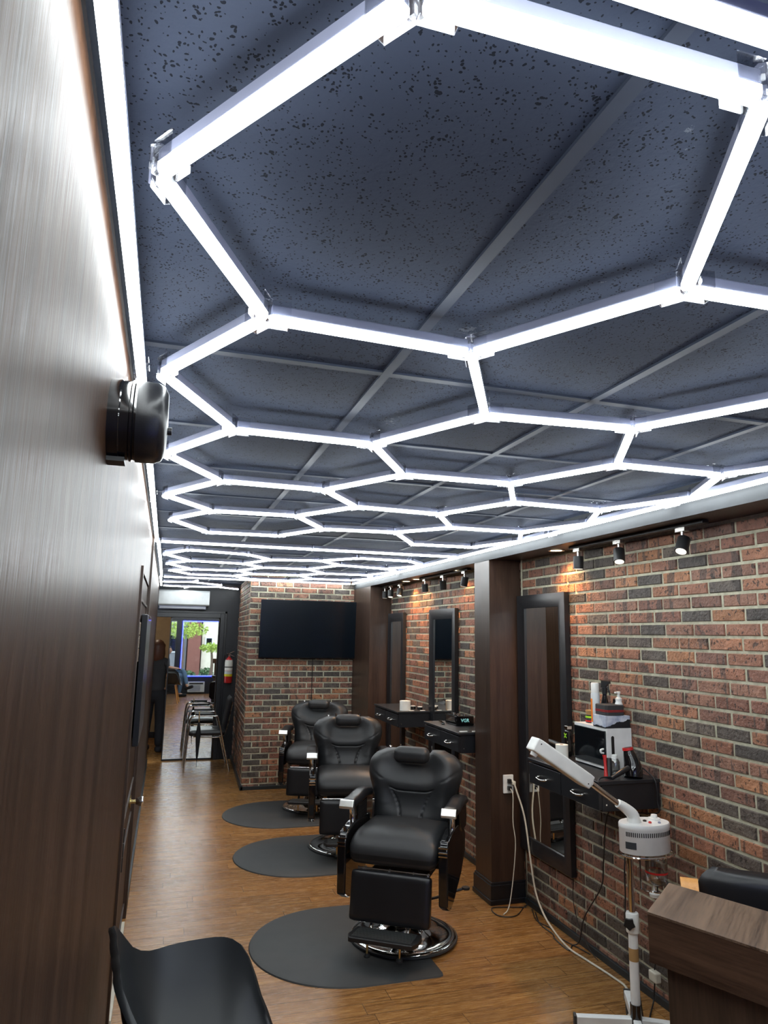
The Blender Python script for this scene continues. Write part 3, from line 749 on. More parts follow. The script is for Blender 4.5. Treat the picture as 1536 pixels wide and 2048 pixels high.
def drawer_unit(y0, y1, label):
    t = thing('drawer_unit', label, 'drawer unit', (XR - .006, (y0 + y1) / 2, .865), 0, 'black wall mounted drawer units')
    h = (y1 - y0) / 2; D = .335
    b = BM(); box(b, -D + .018, 0, -h + .008, h - .008, 0, .118); ob('carcass', b, 'cabinet', t, bev=.002)
    b = BM(); box(b, -D - .004, 0, -h, h, .118, .135); ob('top', b, 'cabinet', t, bev=.003)
    for s in (-1, 1):
        b = BM(); box(b, -D, -D + .019, (-h + .010) if s < 0 else .003, -.003 if s < 0 else (h - .010), .006, .110)
        d = ob('drawer', b, 'cabinet', t, bev=.002)
        yc = s * h / 2
        b = BM(); tube(b, [(-D, yc - .045, .058), (-D - .020, yc - .042, .052), (-D - .024, yc, .047), (-D - .020, yc + .042, .052), (-D, yc + .045, .058)], .0045, 8)
        ob('handle', b, 'brushed', d, smooth=True)
    b = BM(); cyl(b, (-D + .04, -h + .0005 + .008, .03), (-D + .04, -h + .006, .03), .004, seg=10); ob('screw', b, 'brushed', t)
    return t
drawer_unit(2.93, 3.60, 'black two-drawer wall unit closest to the camera, behind the facial steamer')
drawer_unit(4.56, 5.24, 'black two-drawer wall unit just past the front pillar')
drawer_unit(5.90, 6.60, 'black two-drawer wall unit furthest away, with a white paper roll')

t = thing('television', 'large black flat television on the brick chimney', 'television', (1.545, CHY - .012, 1.38), 0)
Tt = Matrix.Rotation(math.radians(3.0), 4, 'X')
b = BM(); box(b, -.562, .562, -.075, -.040, 0, .640, Tt); ob('body', b, 'gloss_black', t, bev=.004)
b = BM(); box(b, -.555, .555, -.0765, -.0745, .014, .634, Tt); ob('screen', b, 'screen', t)
b = BM(); box(b, -.12, .12, -.045, .004, .2, .45); ob('bracket', b, 'matte_black', t)
b = BM(); tube(b, [(1.60, CHY - .02, 1.38), (1.602, CHY - .012, 1.2), (1.60, CHY - .012, 1.0), (1.605, CHY - .012, .86)], .004, 6)
tag(ob('power_cord', b, 'matte_black', smooth=True), 'thin black cord hanging below the television', 'cord')

# ================================================================== SOFFIT SPOTLIGHTS
def track(y0, y1, spots, label):
    t = thing('track_light', label, 'track light', (2.20, (y0 + y1) / 2, SZ), 0, 'black track lights under the soffit')
    c = (y0 + y1) / 2
    b = BM(); box(b, -.017, .017, y0 - c, y1 - c, -.018, -.001); ob('track', b, 'matte_black', t, bev=.002)
    for y, ax, ay in spots:
        y -= c
        b = BM(); box(b, -.014, .014, y - .03, y + .03, -.036, -.017); cyl(b, (0, y, -.036), (0, y, -.080), .0065, seg=12)
        d = Vector((ax, ay, -1)).normalized(); p = Vector((0, y, -.092))
        a0, a1 = p - d * .030, p + d * .042
        ob_ = None
        h = BM(); cyl(h, a0, a1, .0285, seg=28)
        hd = ob('spot_head', h, 'matte_black', t, bev=.002); q = ob('stem', b, 'brushed', hd, smooth=True)
        l = BM(); cyl(l, a1 - d * .001, a1 + d * .0015, .0230, seg=24); ob('lens', l, 'spot_lens', hd)
track(2.43, 3.49, ((3.42, 0, .05), (3.045, -.25, -.35), (2.577, -.55, -.25)), 'black track light with three spot heads over the closest drawer unit')
track(4.92, 6.00, ((5.887, .15, .15), (5.456, .2, .30), (5.009, -.1, .25)), 'black track light with three spot heads just past the front pillar')
track(6.50, 7.17, ((7.10, 0, .1), (6.90, -.1, -.2), (6.60, -.2, -.2)), 'black track light with three spot heads next to the rear pillar')
for y, l in ((3.66, 'round warm recessed downlight closest to the camera'), (5.12, 'round warm recessed downlight just past the front pillar'), (6.12, 'round warm recessed downlight over the second mirror'), (6.42, 'round warm recessed downlight next to the furthest track light')):
    t = thing('downlight', l + ', in the soffit', 'downlight', (2.205, y, SZ), 0, 'recessed downlights in the soffit')
    b = BM(); lathe(b, [(.034, -.001), (.047, -.001), (.049, -.004), (.047, -.006), (.034, -.004), (.034, -.001)], seg=32); ob('trim_ring', b, 'white_plastic', t, smooth=True)
    b = BM(); cyl(b, (0, 0, -.0035), (0, 0, -.001), .034, seg=32); ob('lens', b, 'warm_lamp', t)
    L = bpy.data.lights.new('downlight_lamp', 'SPOT'); L.energy = 24.0; L.color = (1, .50, .18); L.spot_size = math.radians(120); L.spot_blend = .6; L.shadow_soft_size = .03
    lo = bpy.data.objects.new('downlight_lamp', L); COL.objects.link(lo); lo.parent = t; lo.location = (0, 0, -.012)

# ================================================================== LEFT WALL FIXTURES
t = thing('wall_fixture', 'black painted round fixture sticking out of the left wall', 'wall fixture', (XL, 1.285, 2.02), 0)
T = Matrix.Rotation(PI / 2, 4, 'Y')
b = BM(); lathe(b, [(0, 0), (.073, 0), (.073, .018), (.071, .020), (.071, .034), (.073, .036), (.073, .040), (.070, .042), (.070, .046), (0, .046)], T=T, seg=40); ob('mounting_ring', b, 'gloss_black', t, smooth=True)
b = BM(); lathe(b, [(0, .046), (.073, .046), (.0735, .06), (.073, .078), (.068, .090), (.055, .097), (0, .099)], T=T, seg=40); ob('housing', b, 'leather_worn', t, smooth=True)
b = BM(); cyl(b, (.097, 0, -.012), (.106, 0, -.012), .007, seg=14); ob('cap_screw', b, 'matte_black', t, smooth=True)
b = BM(); box(b, .0, .03, -.02, .02, -.079, -.071); ob('bracket_tab', b, 'matte_black', t)

t = thing('picture_frame', 'black framed panel hanging on the door in the left wall', 'frame', (XL + .002, 4.10, 1.10), 0)
b = BM(); box(b, 0, .028, -.42, .42, 0, .63); ob('panel', b, 'black_trim', t, bev=.003)
b = BM(); box(b, .028, .031, -.30, .38, .60, .625); ob('edge_clip', b, 'chrome', t)

# air conditioner over the doorway
t = thing('air_conditioner', 'white split air conditioner over the back doorway', 'air conditioner', (.195, YB, 1.94), 0)
b = BM(); prism(b, [(0, .245), (-.17, .245), (-.195, .225), (-.20, .06), (-.18, .045), (0, .045)], 'x', -.315, .335); ob('body', b, 'ac_white', t, bev=.006)
b = BM(); box(b, -.30, .295, -.165, -.01, .0, .045); ob('outlet', b, 'housing', t, bev=.004)
b = BM(); box(b, -.29, .285, -.175, -.11, .014, .020); ob('louver', b, 'ac_white', t)

# fire extinguisher on the back wall
t = thing('fire_extinguisher', 'fire extinguisher with yellow label on the black back wall', 'fire extinguisher', (.838, YB - .065, .985), 0)
b = BM(); lathe(b, [(0, 0), (.048, 0), (.052, .01), (.052, .27), (.045, .30), (.025, .325), (.016, .33), (.016, .345), (0, .345)], seg=28); ob('cylinder', b, 'red', t, smooth=True)
b = BM(); lathe(b, [(.0525, .16), (.0525, .27), (.047, .298), (.0475, .299), (.053, .271), (.053, .16), (.0525, .16)], seg=28); ob('label_with_glare', b, 'paper', t, smooth=True)  # white label drawn taller to paint the glare on the cylinder top
b = BM(); lathe(b, [(.0525, .085), (.0525, .115), (.053, .115), (.053, .085), (.0525, .085)], seg=28); ob('yellow_band', b, 'yellow', t, smooth=True)
b = BM(); lathe(b, [(.0525, .116), (.0525, .155), (.053, .155), (.053, .116), (.0525, .116)], seg=28); ob('lower_label', b, 'ac_white', t, smooth=True)
b = BM(); box(b, -.012, .012, -.01, .01, .345, .37); T = Matrix.Translation((0, 0, .375)) @ Matrix.Rotation(.45, 4, 'Y'); box(b, -.03, .075, -.008, .008, -.004, .004, T); T = Matrix.Translation((0, 0, .385)) @ Matrix.Rotation(-.42, 4, 'Y'); box(b, -.045, .07, -.008, .008, -.004, .004, T); ob('handle', b, 'chrome', t)
b = BM(); lathe(b, [(.0535, .20), (.0545, .20), (.0545, .212), (.0535, .212)], seg=28); box(b, -.02, .02, .05, .064, .19, .28); ob('bracket', b, 'matte_black', t)
b = BM(); tube(b, [(0, 0, .36), (-.04, -.01, .37), (-.062, -.005, .33), (-.062, 0, .22), (-.058, 0, .12)], .007, 8); ob('hose', b, 'matte_black', t, smooth=True)

# outlet on the pillar
t = thing('wall_outlet', 'white double outlet with two plugs on the front pillar', 'outlet', (2.185, 4.29, .715), 0)
b = BM(); box(b, -.036, .036, -.012, 0, -.057, .057); ob('cover_plate', b, 'white_plastic', t, bev=.004)
b = BM(); box(b, -.012, .012, -.035, -.012, .008, .034); ob('plug', b, 'matte_black', t, bev=.004)
b = BM(); box(b, -.012, .012, -.038, -.012, -.036, -.010); ob('plug', b, 'matte_black', t, bev=.004)
b = BM(); box(b, .012, .036, -.045, -.012, .0, .022); ob('plug_adapter', b, 'offwhite', t, bev=.004)

# ================================================================== THINGS ON THE DRAWER UNITS
TZ = 1.0005
t = thing('towel_warmer', 'white towel warmer box with dark glass door on closest drawer unit', 'towel warmer', (2.152, 3.135, TZ), 0)
b = BM(); box(b, .012, .142, 0, .295, .006, .205); box(b, 0, .012, 0, .295, .190, .205); box(b, 0, .012, 0, .295, .006, .024); box(b, 0, .012, 0, .016, .02, .19); box(b, 0, .012, .279, .295, .02, .19)
ob('body', b, 'white_enamel', t)
b = BM(); box(b, -.010, .001, .012, .285, .022, .192); d = ob('door', b, 'dark_glass', t, bev=.002)
b = BM(); tube(b, [(-.010, .022, .085), (-.024, .022, .088), (-.026, .022, .10), (-.010, .022, .104)], .005, 8); ob('handle', b, 'white_plastic', d, smooth=True)
b = BM(); prism(b, [(.022, .045), (.030, .040), (.038, .045), (.038, .165), (.030, .170), (.022, .165)], 'y', -.002, .001); ob('vent_slot', b, 'matte_black', t)
b = BM()
for x in (.02, .12):
    for y in (.02, .27): cyl(b, (x, y, 0), (x, y, .006), .008, seg=10)
ob('feet', b, 'rubber', t)

z2 = TZ + .2055
t = thing('glove_box', 'low box with a misty mountain picture on top of towel warmer', 'box', (2.149, 3.140, z2), 0)
def scenic():
    m, nt, bb = new_mat('misty_mountain_print')
    v = coords(nt); sp = nt.nodes.new('ShaderNodeSeparateXYZ'); lk(nt, v, sp.inputs[0])
    s1 = math_(nt, 'ADD', math_(nt, 'MULTIPLY', sp.outputs['X'], .25), math_(nt, 'MULTIPLY', noise(nt, coords(nt, (1, 1, 0)), 22, 4), .04))
    dark = math_(nt, 'LESS_THAN', sp.outputs['Z'], math_(nt, 'ADD', s1, -.012))
    c = ramp(nt, noise(nt, v, 18, 3), [(.35, (.25, .30, .45)), (.6, (.62, .65, .72))])
    c = mix(nt, dark, c, (.012, .015, .020)); lk(nt, c, bb.inputs['Base Color']); bb.inputs['Roughness'].default_value = .35
    return m
b = BM(); box(b, 0, .144, 0, .11, 0, .060); ob('carton', b, scenic(), t, bev=.001)
t = thing('zip_case', 'black fabric case with red stripes on the mountain-print box', 'case', (2.160, 3.148, z2 + .0605), 0)
b = BM(); prism(b, [(.0, .01), (.01, 0), (.055, -.004), (.102, 0), (.112, .01), (.112, .095), (.102, .103), (.01, .103), (0, .095)], 'z', 0, .052); ob('body', b, 'grey_cloth', t, bev=.004)
b = BM(); prism(b, [(-.001, .009), (.01, -.001), (.055, -.005), (.102, -.001), (.113, .01), (.113, .095), (.102, .104), (.01, .104), (-.001, .095)], 'z', .018, .0205); prism(b, [(-.001, .009), (.01, -.001), (.055, -.005), (.102, -.001), (.113, .01), (.113, .095), (.102, .104), (.01, .104), (-.001, .095)], 'z', .0245, .027)
ob('zip_stripes', b, 'red', t)
t = thing('aerosol_can', 'white and orange aerosol can behind the black zip case', 'can', (2.20, 3.300, z2), 0); t.scale = (1, 1, 1.32)
b = BM(); lathe(b, [(0, 0), (.022, 0), (.023, .004), (.023, .118), (.020, .124), (0, .124)], seg=24); ob('body', b, 'ac_white', t, smooth=True)
b = BM(); lathe(b, [(0, .124), (.021, .124), (.021, .158), (.018, .162), (0, .162)], seg=24); ob('cap', b, 'white_plastic', t, smooth=True)
b = BM()
for k in range(12):
    a0 = PI * .80 + k * .075; a1 = a0 + .076
    vs = [b.verts.new((.0235 * math.cos(a), .0235 * math.sin(a), z)) for a, z in ((a0, .01), (a1, .01), (a1, .10), (a0, .10))]; b.faces.new(vs)
ob('orange_label', b, 'orange', t)
t = thing('spray_bottle', 'black trigger spray bottle behind the zip case', 'spray bottle', (2.232, 3.262, z2), .5); t.scale = (1.15, 1.15, 1.42)
b = BM(); lathe(b, [(0, 0), (.021, 0), (.022, .01), (.020, .07), (.010, .105), (.009, .115), (0, .115)], seg=20); ob('bottle', b, 'gloss_black', t, smooth=True)
b = BM(); lathe(b, [(.011, .112), (.012, .135), (0, .135)], seg=16); prism(b, [(-.030, .150), (-.026, .158), (.012, .160), (.014, .135), (-.008, .135), (-.016, .146)], 'x', -.007, .007); tube(b, [(0, -.010, .138), (0, -.022, .125), (0, -.026, .108)], .0035, 8)
ob('trigger_head', b, 'matte_black', t, smooth=True)
t = thing('small_bottle', 'small dark bottle between spray bottle and white pump', 'bottle', (2.276, 3.240, z2), 0); t.scale = (1, 1, 1.2)
b = BM(); lathe(b, [(0, 0), (.016, 0), (.017, .07), (.008, .088), (.008, .112), (0, .112)], seg=18); ob('body', b, 'gloss_black', t, smooth=True)
t = thing('pump_bottle', 'white pump dispenser bottle behind the zip case, rightmost', 'bottle', (2.266, 3.19, z2), .3); t.scale = (1, 1, 1.32)
b = BM(); lathe(b, [(0, 0), (.019, 0), (.020, .085), (.014, .098), (.016, .098), (.016, .108), (.008, .112), (.007, .128), (0, .128)], seg=20); ob('body', b, 'white_plastic', t, smooth=True)
b = BM(); cyl(b, (0, 0, .126), (0, 0, .134), .010, seg=14); box(b, -.028, .004, -.004, .004, .127, .133); ob('pump_head', b, 'white_plastic', t)
t = thing('small_jar', 'tiny white jar at right edge of towel warmer top', 'jar', (2.283, 3.085 + .055, z2), 0) if False else None
for i, (z, m1, l) in enumerate(((0, 'leather_worn', 'dark lower tin of the stack left on towel warmer'), (.021, 'lime', 'green-banded wax tin stacked on top of the dark tin'))):
    t = thing('wax_tin', l, 'tin', (2.225, 3.375, z2 + z), 0, 'stack of wax tins')
    b = BM(); lathe(b, [(0, 0), (.032, 0), (.033, .003), (.033, .018), (.032, .0205), (0, .0205)], seg=28); ob('tin', b, 'leather_worn', t, smooth=True)
    b = BM(); lathe(b, [(.0332, .005), (.0338, .005), (.0338, .014), (.0332, .014)], seg=28); ob('band', b, m1 if i else 'red', t, smooth=True)
t = thing('wax_jar', 'brown lidded jar on top of the wax tins', 'jar', (2.225, 3.375, z2 + .042), 0)
b = BM(); lathe(b, [(0, 0), (.031, 0), (.031, .012), (.033, .013), (.033, .022), (0, .023)], seg=26); ob('jar', b, 'tan', t, smooth=True)
t = thing('dark_vial', 'slim dark vial behind the wax tins', 'bottle', (2.262, 3.33, z2), 0)
b = BM(); lathe(b, [(0, 0), (.011, 0), (.011, .07), (.006, .075), (.006, .095), (0, .095)], seg=16); ob('body', b, 'dark_glass', t, smooth=True)

def paper_roll(x, y, r, h, label):
    t = thing('paper_roll', label, 'paper roll', (x, y, TZ), 0)
    b = BM(); lathe(b, [(.010, 0), (r, 0), (r, h), (.010, h), (.010, 0)], seg=32); ob('roll', b, 'paper', t, smooth=True)
    b = BM(); lathe(b, [(.0075, .001), (.0098, .001), (.0098, h + .001), (.0075, h + .001), (.0075, .001)], seg=20); ob('core', b, 'tan', t, smooth=True)
    return t
paper_roll(2.13, 3.53, .034, .072, 'white paper roll on closest drawer unit behind steamer arm')
paper_roll(2.06, 5.99, .048, .082, 'white paper roll on the furthest drawer unit')
t = thing('neck_brush', 'fluffy black brush standing behind the nearest paper roll', 'brush', (2.262, 3.52, TZ), 0)
b = BM(); lathe(b, [(0, 0), (.012, 0), (.010, .05), (.014, .06), (0, .06)], seg=14); ob('handle', b, 'gloss_black', t, smooth=True)
b = BM(); lathe(b, [(0, .055), (.02, .06), (.032, .085), (.034, .10), (.024, .118), (0, .122)], seg=20); ob('bristles', b, 'black_cloth', t, smooth=True)
t = thing('clipper', 'hair clipper with a yellow cross mark in front of the mirror', 'clipper', (2.20, 3.575, TZ), 0)
b = BM(); soft_box(b, -.018, .018, -.018, .018, 0, .145, r=.012); ob('body', b, 'gloss_black', t, smooth=True)
b = BM(); box(b, -.016, .016, -.016, .016, .145, .165); ob('blade', b, 'chrome', t, bev=.003)
b = BM()
for s in (-1, 1): box(b, -.0185, -.0178, -.016, .016, -.003, .003, Matrix.Translation((-.0008, 0, .112)) @ Matrix.Rotation(s * .8, 4, 'X'))
ob('yellow_cross', b, 'lime', t)
t = thing('round_brush', 'round hairbrush with red handle leaning at towel warmer corner', 'brush', (2.045, 3.00, TZ), 0)
b = BM(); tube(b, [(0, 0, .004), (.006, .012, .06), (.010, .022, .100)], .009, 12, rr=lambda q: .010 - .003 * math.sin(q * PI)); ob('handle', b, 'red', t, smooth=True)
b = BM(); cyl(b, (.016, 0, .004), (.032, .02, .085), .014, seg=16)
rn = random.Random(4)
for k in range(90):
    q = rn.random(); a = rn.random() * 2 * PI; p = Vector((.016 + .016 * q, .02 * q, .004 + .081 * q)); d = Vector((math.cos(a), math.sin(a), 0)); cyl(b, p, p + d * .020, .0006, seg=3, cap=False)
ob('bristles', b, 'matte_black', t)
t = thing('clear_bottle', 'clear bottle with white cap in front of towel warmer side', 'bottle', (2.155, 3.085, TZ), 0)
b = BM(); lathe(b, [(0, 0), (.022, 0), (.024, .006), (.024, .055), (.016, .070), (.014, .075), (0, .075)], seg=24); ob('body', b, 'jar', t, smooth=True)
b = BM(); lathe(b, [(.0142, .070), (.015, .076), (.013, .088), (0, .090)], seg=20); ob('cap', b, 'white_plastic', t, smooth=True)
t = thing('hair_dryer', 'black hair dryer with red rim lying upright on closest drawer unit', 'hair dryer', (2.185, 2.985, TZ), 0)
b = BM(); tube(b, [(0, 0, .003), (.004, .006, .05), (-.006, .016, .105), (-.010, .020, .128)], .03, 24, rr=lambda q: .044 - .019 * q + .004 * math.sin(q * 6)); ob('barrel', b, 'gloss_black', t, smooth=True)
b = BM(); cyl(b, (-.0095, .0195, .122), (-.011, .021, .134), .0262, .025, seg=28); ob('rim', b, 'red', t, smooth=True)
b = BM(); cyl(b, (-.011, .021, .1335), (-.0112, .0212, .1348), .019, seg=24); ob('intake', b, 'matte_black', t)
b = BM(); tube(b, [(0, 0, .045), (-.045, -.01, .040), (-.10, -.015, .018), (-.135, -.018, .004)], .012, 14, rr=lambda q: .015 - .006 * q); ob('handle', b, 'leather_worn', t, smooth=True)
b = BM(); tube(b, [(2.05, 2.967, TZ + .010), (1.985, 2.962, TZ + .008), (1.958, 2.95, .97)], .0035, 6); tube(b, [(2.22, 2.99, TZ + .05), (2.25, 2.975, TZ + .03), (2.262, 2.925, TZ - .01), (2.265, 2.922, .90), (2.27, 2.925, .85), (2.262, 3.05, .82), (2.262, 3.302, .772), (2.265, 3.372, .513), (2.265, 3.40, .377), (2.262, 3.563, .171), (2.262, 3.62, .03), (2.23, 3.64, .005), (2.18, 3.592, .004), (2.183, 3.741, .004), (2.205, 3.80, .004), (2.205, 3.94, .004), (2.262, 4.10, .004)], .0035, 6)
tag(ob('dryer_cord', b, 'matte_black', smooth=True), 'black cord running from hair dryer down the brick wall to floor', 'cord')
t = thing('shears_case', 'dark clip box with small white caps on drawer unit past pillar', 'case', (2.088, 4.915, TZ), 0)
b = BM(); soft_box(b, 0, .145, 0, .22, 0, .068, r=.006); bx_ = ob('body', b, 'gloss_black', t, smooth=True)
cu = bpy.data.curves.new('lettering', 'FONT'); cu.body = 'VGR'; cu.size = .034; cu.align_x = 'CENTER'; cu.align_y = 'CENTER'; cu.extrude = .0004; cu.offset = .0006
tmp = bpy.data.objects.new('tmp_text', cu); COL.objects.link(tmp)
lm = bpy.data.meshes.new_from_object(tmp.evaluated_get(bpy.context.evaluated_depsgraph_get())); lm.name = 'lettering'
bpy.data.objects.remove(tmp); lm.materials.clear(); lm.materials.append(MAT['teal_glow'])
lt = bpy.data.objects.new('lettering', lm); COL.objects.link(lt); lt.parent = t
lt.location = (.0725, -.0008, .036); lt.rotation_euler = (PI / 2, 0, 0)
for i, (x, y) in enumerate(((.04, .06), (.07, .11), (.09, .05), (.05, .16))):
    b = BM(); lathe(b, [(0, .068), (.013, .068), (.013, .076), (0, .078)], (x, y, 0), 14); ob('round_cap', b, 'brushed', t, smooth=True)
t = thing('flat_comb', 'long black comb case at left end of drawer unit past pillar', 'comb', (2.035, 5.06, TZ), -.25)
b = BM(); soft_box(b, -.012, .012, -.07, .12, 0, .012, r=.004); ob('body', b, 'gloss_black', t, smooth=True)
for x, y, l in ((2.01, 4.60, 'small white tag at front corner of drawer unit past pillar'), (2.10, 4.59, 'small white tag by the pillar on drawer unit')):
    b = BM(); soft_box(b, -.028, .028, -.010, .010, 0, .006, r=.002); o = ob('clip_tag', b, 'white_plastic', smooth=True, loc=(x, y, TZ)); tag(o, l, 'tag', 'small white tags on the drawer units')
for i, (x, y, l) in enumerate(((2.17, 6.09, 'dark tin with pale lid, left one beside the far paper roll'), (2.21, 6.02, 'dark tin with pale lid, right one beside the far paper roll'))):
    t = thing('hair_wax_tin', l, 'tin', (x, y, TZ), 0, 'tins on the furthest drawer unit')
    b = BM(); lathe(b, [(0, 0), (.024, 0), (.024, .022), (0, .022)], seg=20); ob('tin', b, 'gloss_black', t, smooth=True)
    b = BM(); lathe(b, [(0, .022), (.022, .022), (.022, .028), (0, .029)], seg=20); ob('lid', b, 'white_plastic', t, smooth=True)
for x, y, l in ((2.10, 5.93, 'flat white tag left of the furthest drawer unit front edge'), (2.20, 5.925, 'flat white tag right of the furthest drawer unit front edge')):
    b = BM(); soft_box(b, -.022, .022, -.009, .009, 0, .005, r=.002); o = ob('clip_tag', b, 'white_plastic', smooth=True, loc=(x, y, TZ)); tag(o, l, 'tag', 'small white tags on the drawer units')

# ================================================================== FACIAL STEAMER
sx, sy = 1.985, 2.76
t = thing('facial_steamer', 'white facial steamer on wheeled chrome and white stand beside the desk', 'facial steamer', (sx, sy, 0), 0)
for a in (157, 62, -28, -118):
    ca, sa = math.cos(math.radians(a)), math.sin(math.radians(a))
    b = BM(); T = Matrix.Rotation(math.radians(a), 4, 'Z')
    prism(b, [(.02, .052), (.02, .098), (.245, .092), (.25, .086), (.25, .056)], 'y', -.016, .016)
    for v in b.verts: v.co = T @ v.co
    lg = ob('leg', b, 'white_enamel', t, bev=.006, seg=3)
    b = BM(); box(b, .245, .256, -.017, .017, .05, .094, T); ob('end_cap', b, 'rubber', lg)
    b = BM(); c = Vector((.225, 0, .024)); cyl(b, T @ (c + Vector((0, -.012, 0))), T @ (c + Vector((0, .012, 0))), .023, seg=20); cyl(b, T @ Vector((.225, 0, .03)), T @ Vector((.225, 0, .056)), .006, seg=8); ob('caster', b, 'rubber', lg, smooth=True)
b = BM(); cyl(b, (0, 0, .045), (0, 0, .150), .0235, seg=24); ob('socket', b, 'gloss_black', t, smooth=True)
b = BM(); cyl(b, (0, 0, .150), (0, 0, .45), .0195, seg=24); ob('lower_pole', b, 'white_enamel', t, smooth=True)
b = BM(); cyl(b, (0, 0, .315), (0, 0, .365), .0200, seg=24); ob('sticker_band', b, 'tan', t, smooth=True)
b = BM(); lathe(b, [(.0145, .425), (.026, .425), (.027, .43), (.027, .497), (.025, .502), (.0145, .502)], seg=28); ob('collar', b, 'white_plastic', t, smooth=True)
b = BM(); T = Matrix.Translation((-.030, -.018, .468)) @ Matrix.Rotation(math.radians(-120), 4, 'Z') @ Matrix.Rotation(PI / 2, 4, 'Y')
lathe(b, [(0, -.01), (.006, -.01), (.006, .0)], T=T, seg=10)
star = [(.026 * (1 if k % 2 == 0 else .72) * math.cos(k * PI / 5), .026 * (1 if k % 2 == 0 else .72) * math.sin(k * PI / 5)) for k in range(10)]
q = BM(); prism(q, star, 'z', 0, .014)
for v in q.verts: v.co = T @ v.co
me_ = bpy.data.meshes.new('tmp'); q.to_mesh(me_); q.free(); b.from_mesh(me_); bpy.data.meshes.remove(me_)
ob('clamp_knob', b, 'matte_black', t, bev=.002)
b = BM(); cyl(b, (0, 0, .50), (0, 0, .75), .0140, seg=24); ob('upper_pole', b, 'chrome', t, smooth=True)
# oval head
HC = Vector((.080, 0, .742))
def oval(b, prof, c, ex=.118, ey=.078, seg=48):
    rings = []
    for k, z in prof: rings.append([b.verts.new((c.x + ex * k * math.cos(2 * PI * i / seg), c.y + ey * k * math.sin(2 * PI * i / seg), c.z + z)) for i in range(seg)])
    for A, B in zip(rings, rings[1:]):
        for i in range(seg): b.faces.new((A[i], A[(i + 1) % seg], B[(i + 1) % seg], B[i]))
    b.faces.new(rings[0][::-1]); b.faces.new(rings[-1])
    return b
b = oval(BM(), [(.96, 0), (1, .004), (1, .098), (1.012, .100), (1.012, .116), (.985, .121), (.3, .123)], HC); hd = ob('steam_head', b, 'white_enamel', t, smooth=True, ang=50)
b = BM()
for k in range(30):
    a = math.radians(200 + k * 4.7); p = Vector((HC.x + .1185 * math.cos(a), HC.y + .0785 * math.sin(a), HC.z + .083)); box(b, -.0009, .0009, -.0019, .0019, -.009, .009, Matrix.Translation(p) @ Matrix.Rotation(a, 4, 'Z'))
ob('vent_slots', b, 'matte_black', hd)
b = BM()
for k in range(8):
    a0 = math.radians(196 + k * 3.6); a1 = a0 + math.radians(3.7)
    vs = [b.verts.new((HC.x + .1190 * math.cos(a), HC.y + .0790 * math.sin(a), HC.z + z)) for a, z in ((a0, .024), (a1, .024), (a1, .052), (a0, .052))]; b.faces.new(vs)
ob('rating_plate', b, 'grey_trim', hd)
for x, y, m_, r_ in ((.035, -.035, 'red', .007), (.075, -.045, 'housing', .006), (.030, -.005, 'matte_black', .008), (.095, .0, 'matte_black', .008)):
    b = BM(); lathe(b, [(0, 0), (r_, 0), (r_, .006), (0, .009)], (HC.x + x - .03, y, HC.z + .122), 14); ob('control_knob', b, m_, hd, smooth=True)
b = BM(); lathe(b, [(0, 0), (.026, 0), (.026, .008), (.015, .010), (.013, .022), (0, .023)], (HC.x + .065, .015, HC.z + .121), 24); ob('filler_cap', b, 'white_plastic', hd, smooth=True)
b = BM(); tube(b, [(HC.x + .118 * 1.03 * math.cos(math.radians(a)) + (.012 if -60 < a < 60 else 0), HC.y + .086 * math.sin(math.radians(a)), HC.z - .008) for a in range(-180, 180, 20)], .0045, 8, closed=True, n=3)
tube(b, [(HC.x + .132, .02, HC.z - .008), (HC.x + .140, .035, HC.z + .02), (HC.x + .12, .06, HC.z + .03)], .004, 8)
ob('rail', b, 'chrome', t, smooth=True)
b = BM(); lathe(b, [(.034, -.004), (.040, -.012), (.046, -.04), (.047, -.09), (.043, -.125), (.036, -.132), (0, -.134)], (HC.x + .045, -.01, HC.z), 32); ob('water_jar', b, 'jar', t, smooth=True, ang=60)
b = BM(); lathe(b, [(.0474, -.079), (.0476, -.082), (.0476, -.085), (.0474, -.087)], (HC.x + .045, -.01, HC.z), 32); ob('fill_line', b, 'red', t, smooth=True)
b = BM(); cyl(b, (HC.x - .03, 0, HC.z), (HC.x - .03, 0, HC.z - .15), .004, seg=8); tube(b, [(HC.x - .03, 0, HC.z - .15), (HC.x, -.045, HC.z - .152), (HC.x + .05, -.055, HC.z - .158), (HC.x + .07, -.035, HC.z - .16)], .004, 8); ob('jar_cradle', b, 'chrome', t, smooth=True)
b = BM(); lathe(b, [(0, 0), (.020, .004), (.022, .016), (.012, .020), (.010, .026), (0, .026)], (HC.x + .03, -.01, HC.z - .188), 16); cyl(b, (HC.x + .03, -.01, HC.z - .165), (HC.x + .03, -.01, HC.z - .133), .004, seg=8); ob('drain_cap', b, 'white_plastic', t, smooth=True)
# arm
b = BM(); tube(b, [(.030, 0, HC.z + .119), (.022, 0, .895), (-.015, 0, .925), (-.05, 0, .945)], .022, 16, rr=lambda q: .030 - .012 * q); ob('elbow', b, 'white_plastic', t, smooth=True)
b = BM(); cyl(b, (-.048, 0, .943), (-.205, 0, 1.050), .0125, seg=20); ob('arm_tube', b, 'chrome', t, smooth=True)
d = Vector((-.465 + .19, 0, 1.212 - 1.038)).normalized(); an = math.atan2(d.z, d.x)
T = Matrix.Translation((-.195, 0, 1.040)) @ Matrix.Rotation(-an, 4, 'Y')
b = BM(); soft_box(b, .0, .315, -.036, .036, -.030, .030, r=.008)
for v in b.verts: v.co = T @ v.co
nz = ob('nozzle_housing', b, 'white_plastic', t, smooth=True)
b = BM(); cyl(b, T @ Vector((-.014, 0, 0)), T @ Vector((.004, 0, 0)), .019, seg=20); ob('arm_cuff', b, 'white_plastic', t, smooth=True)
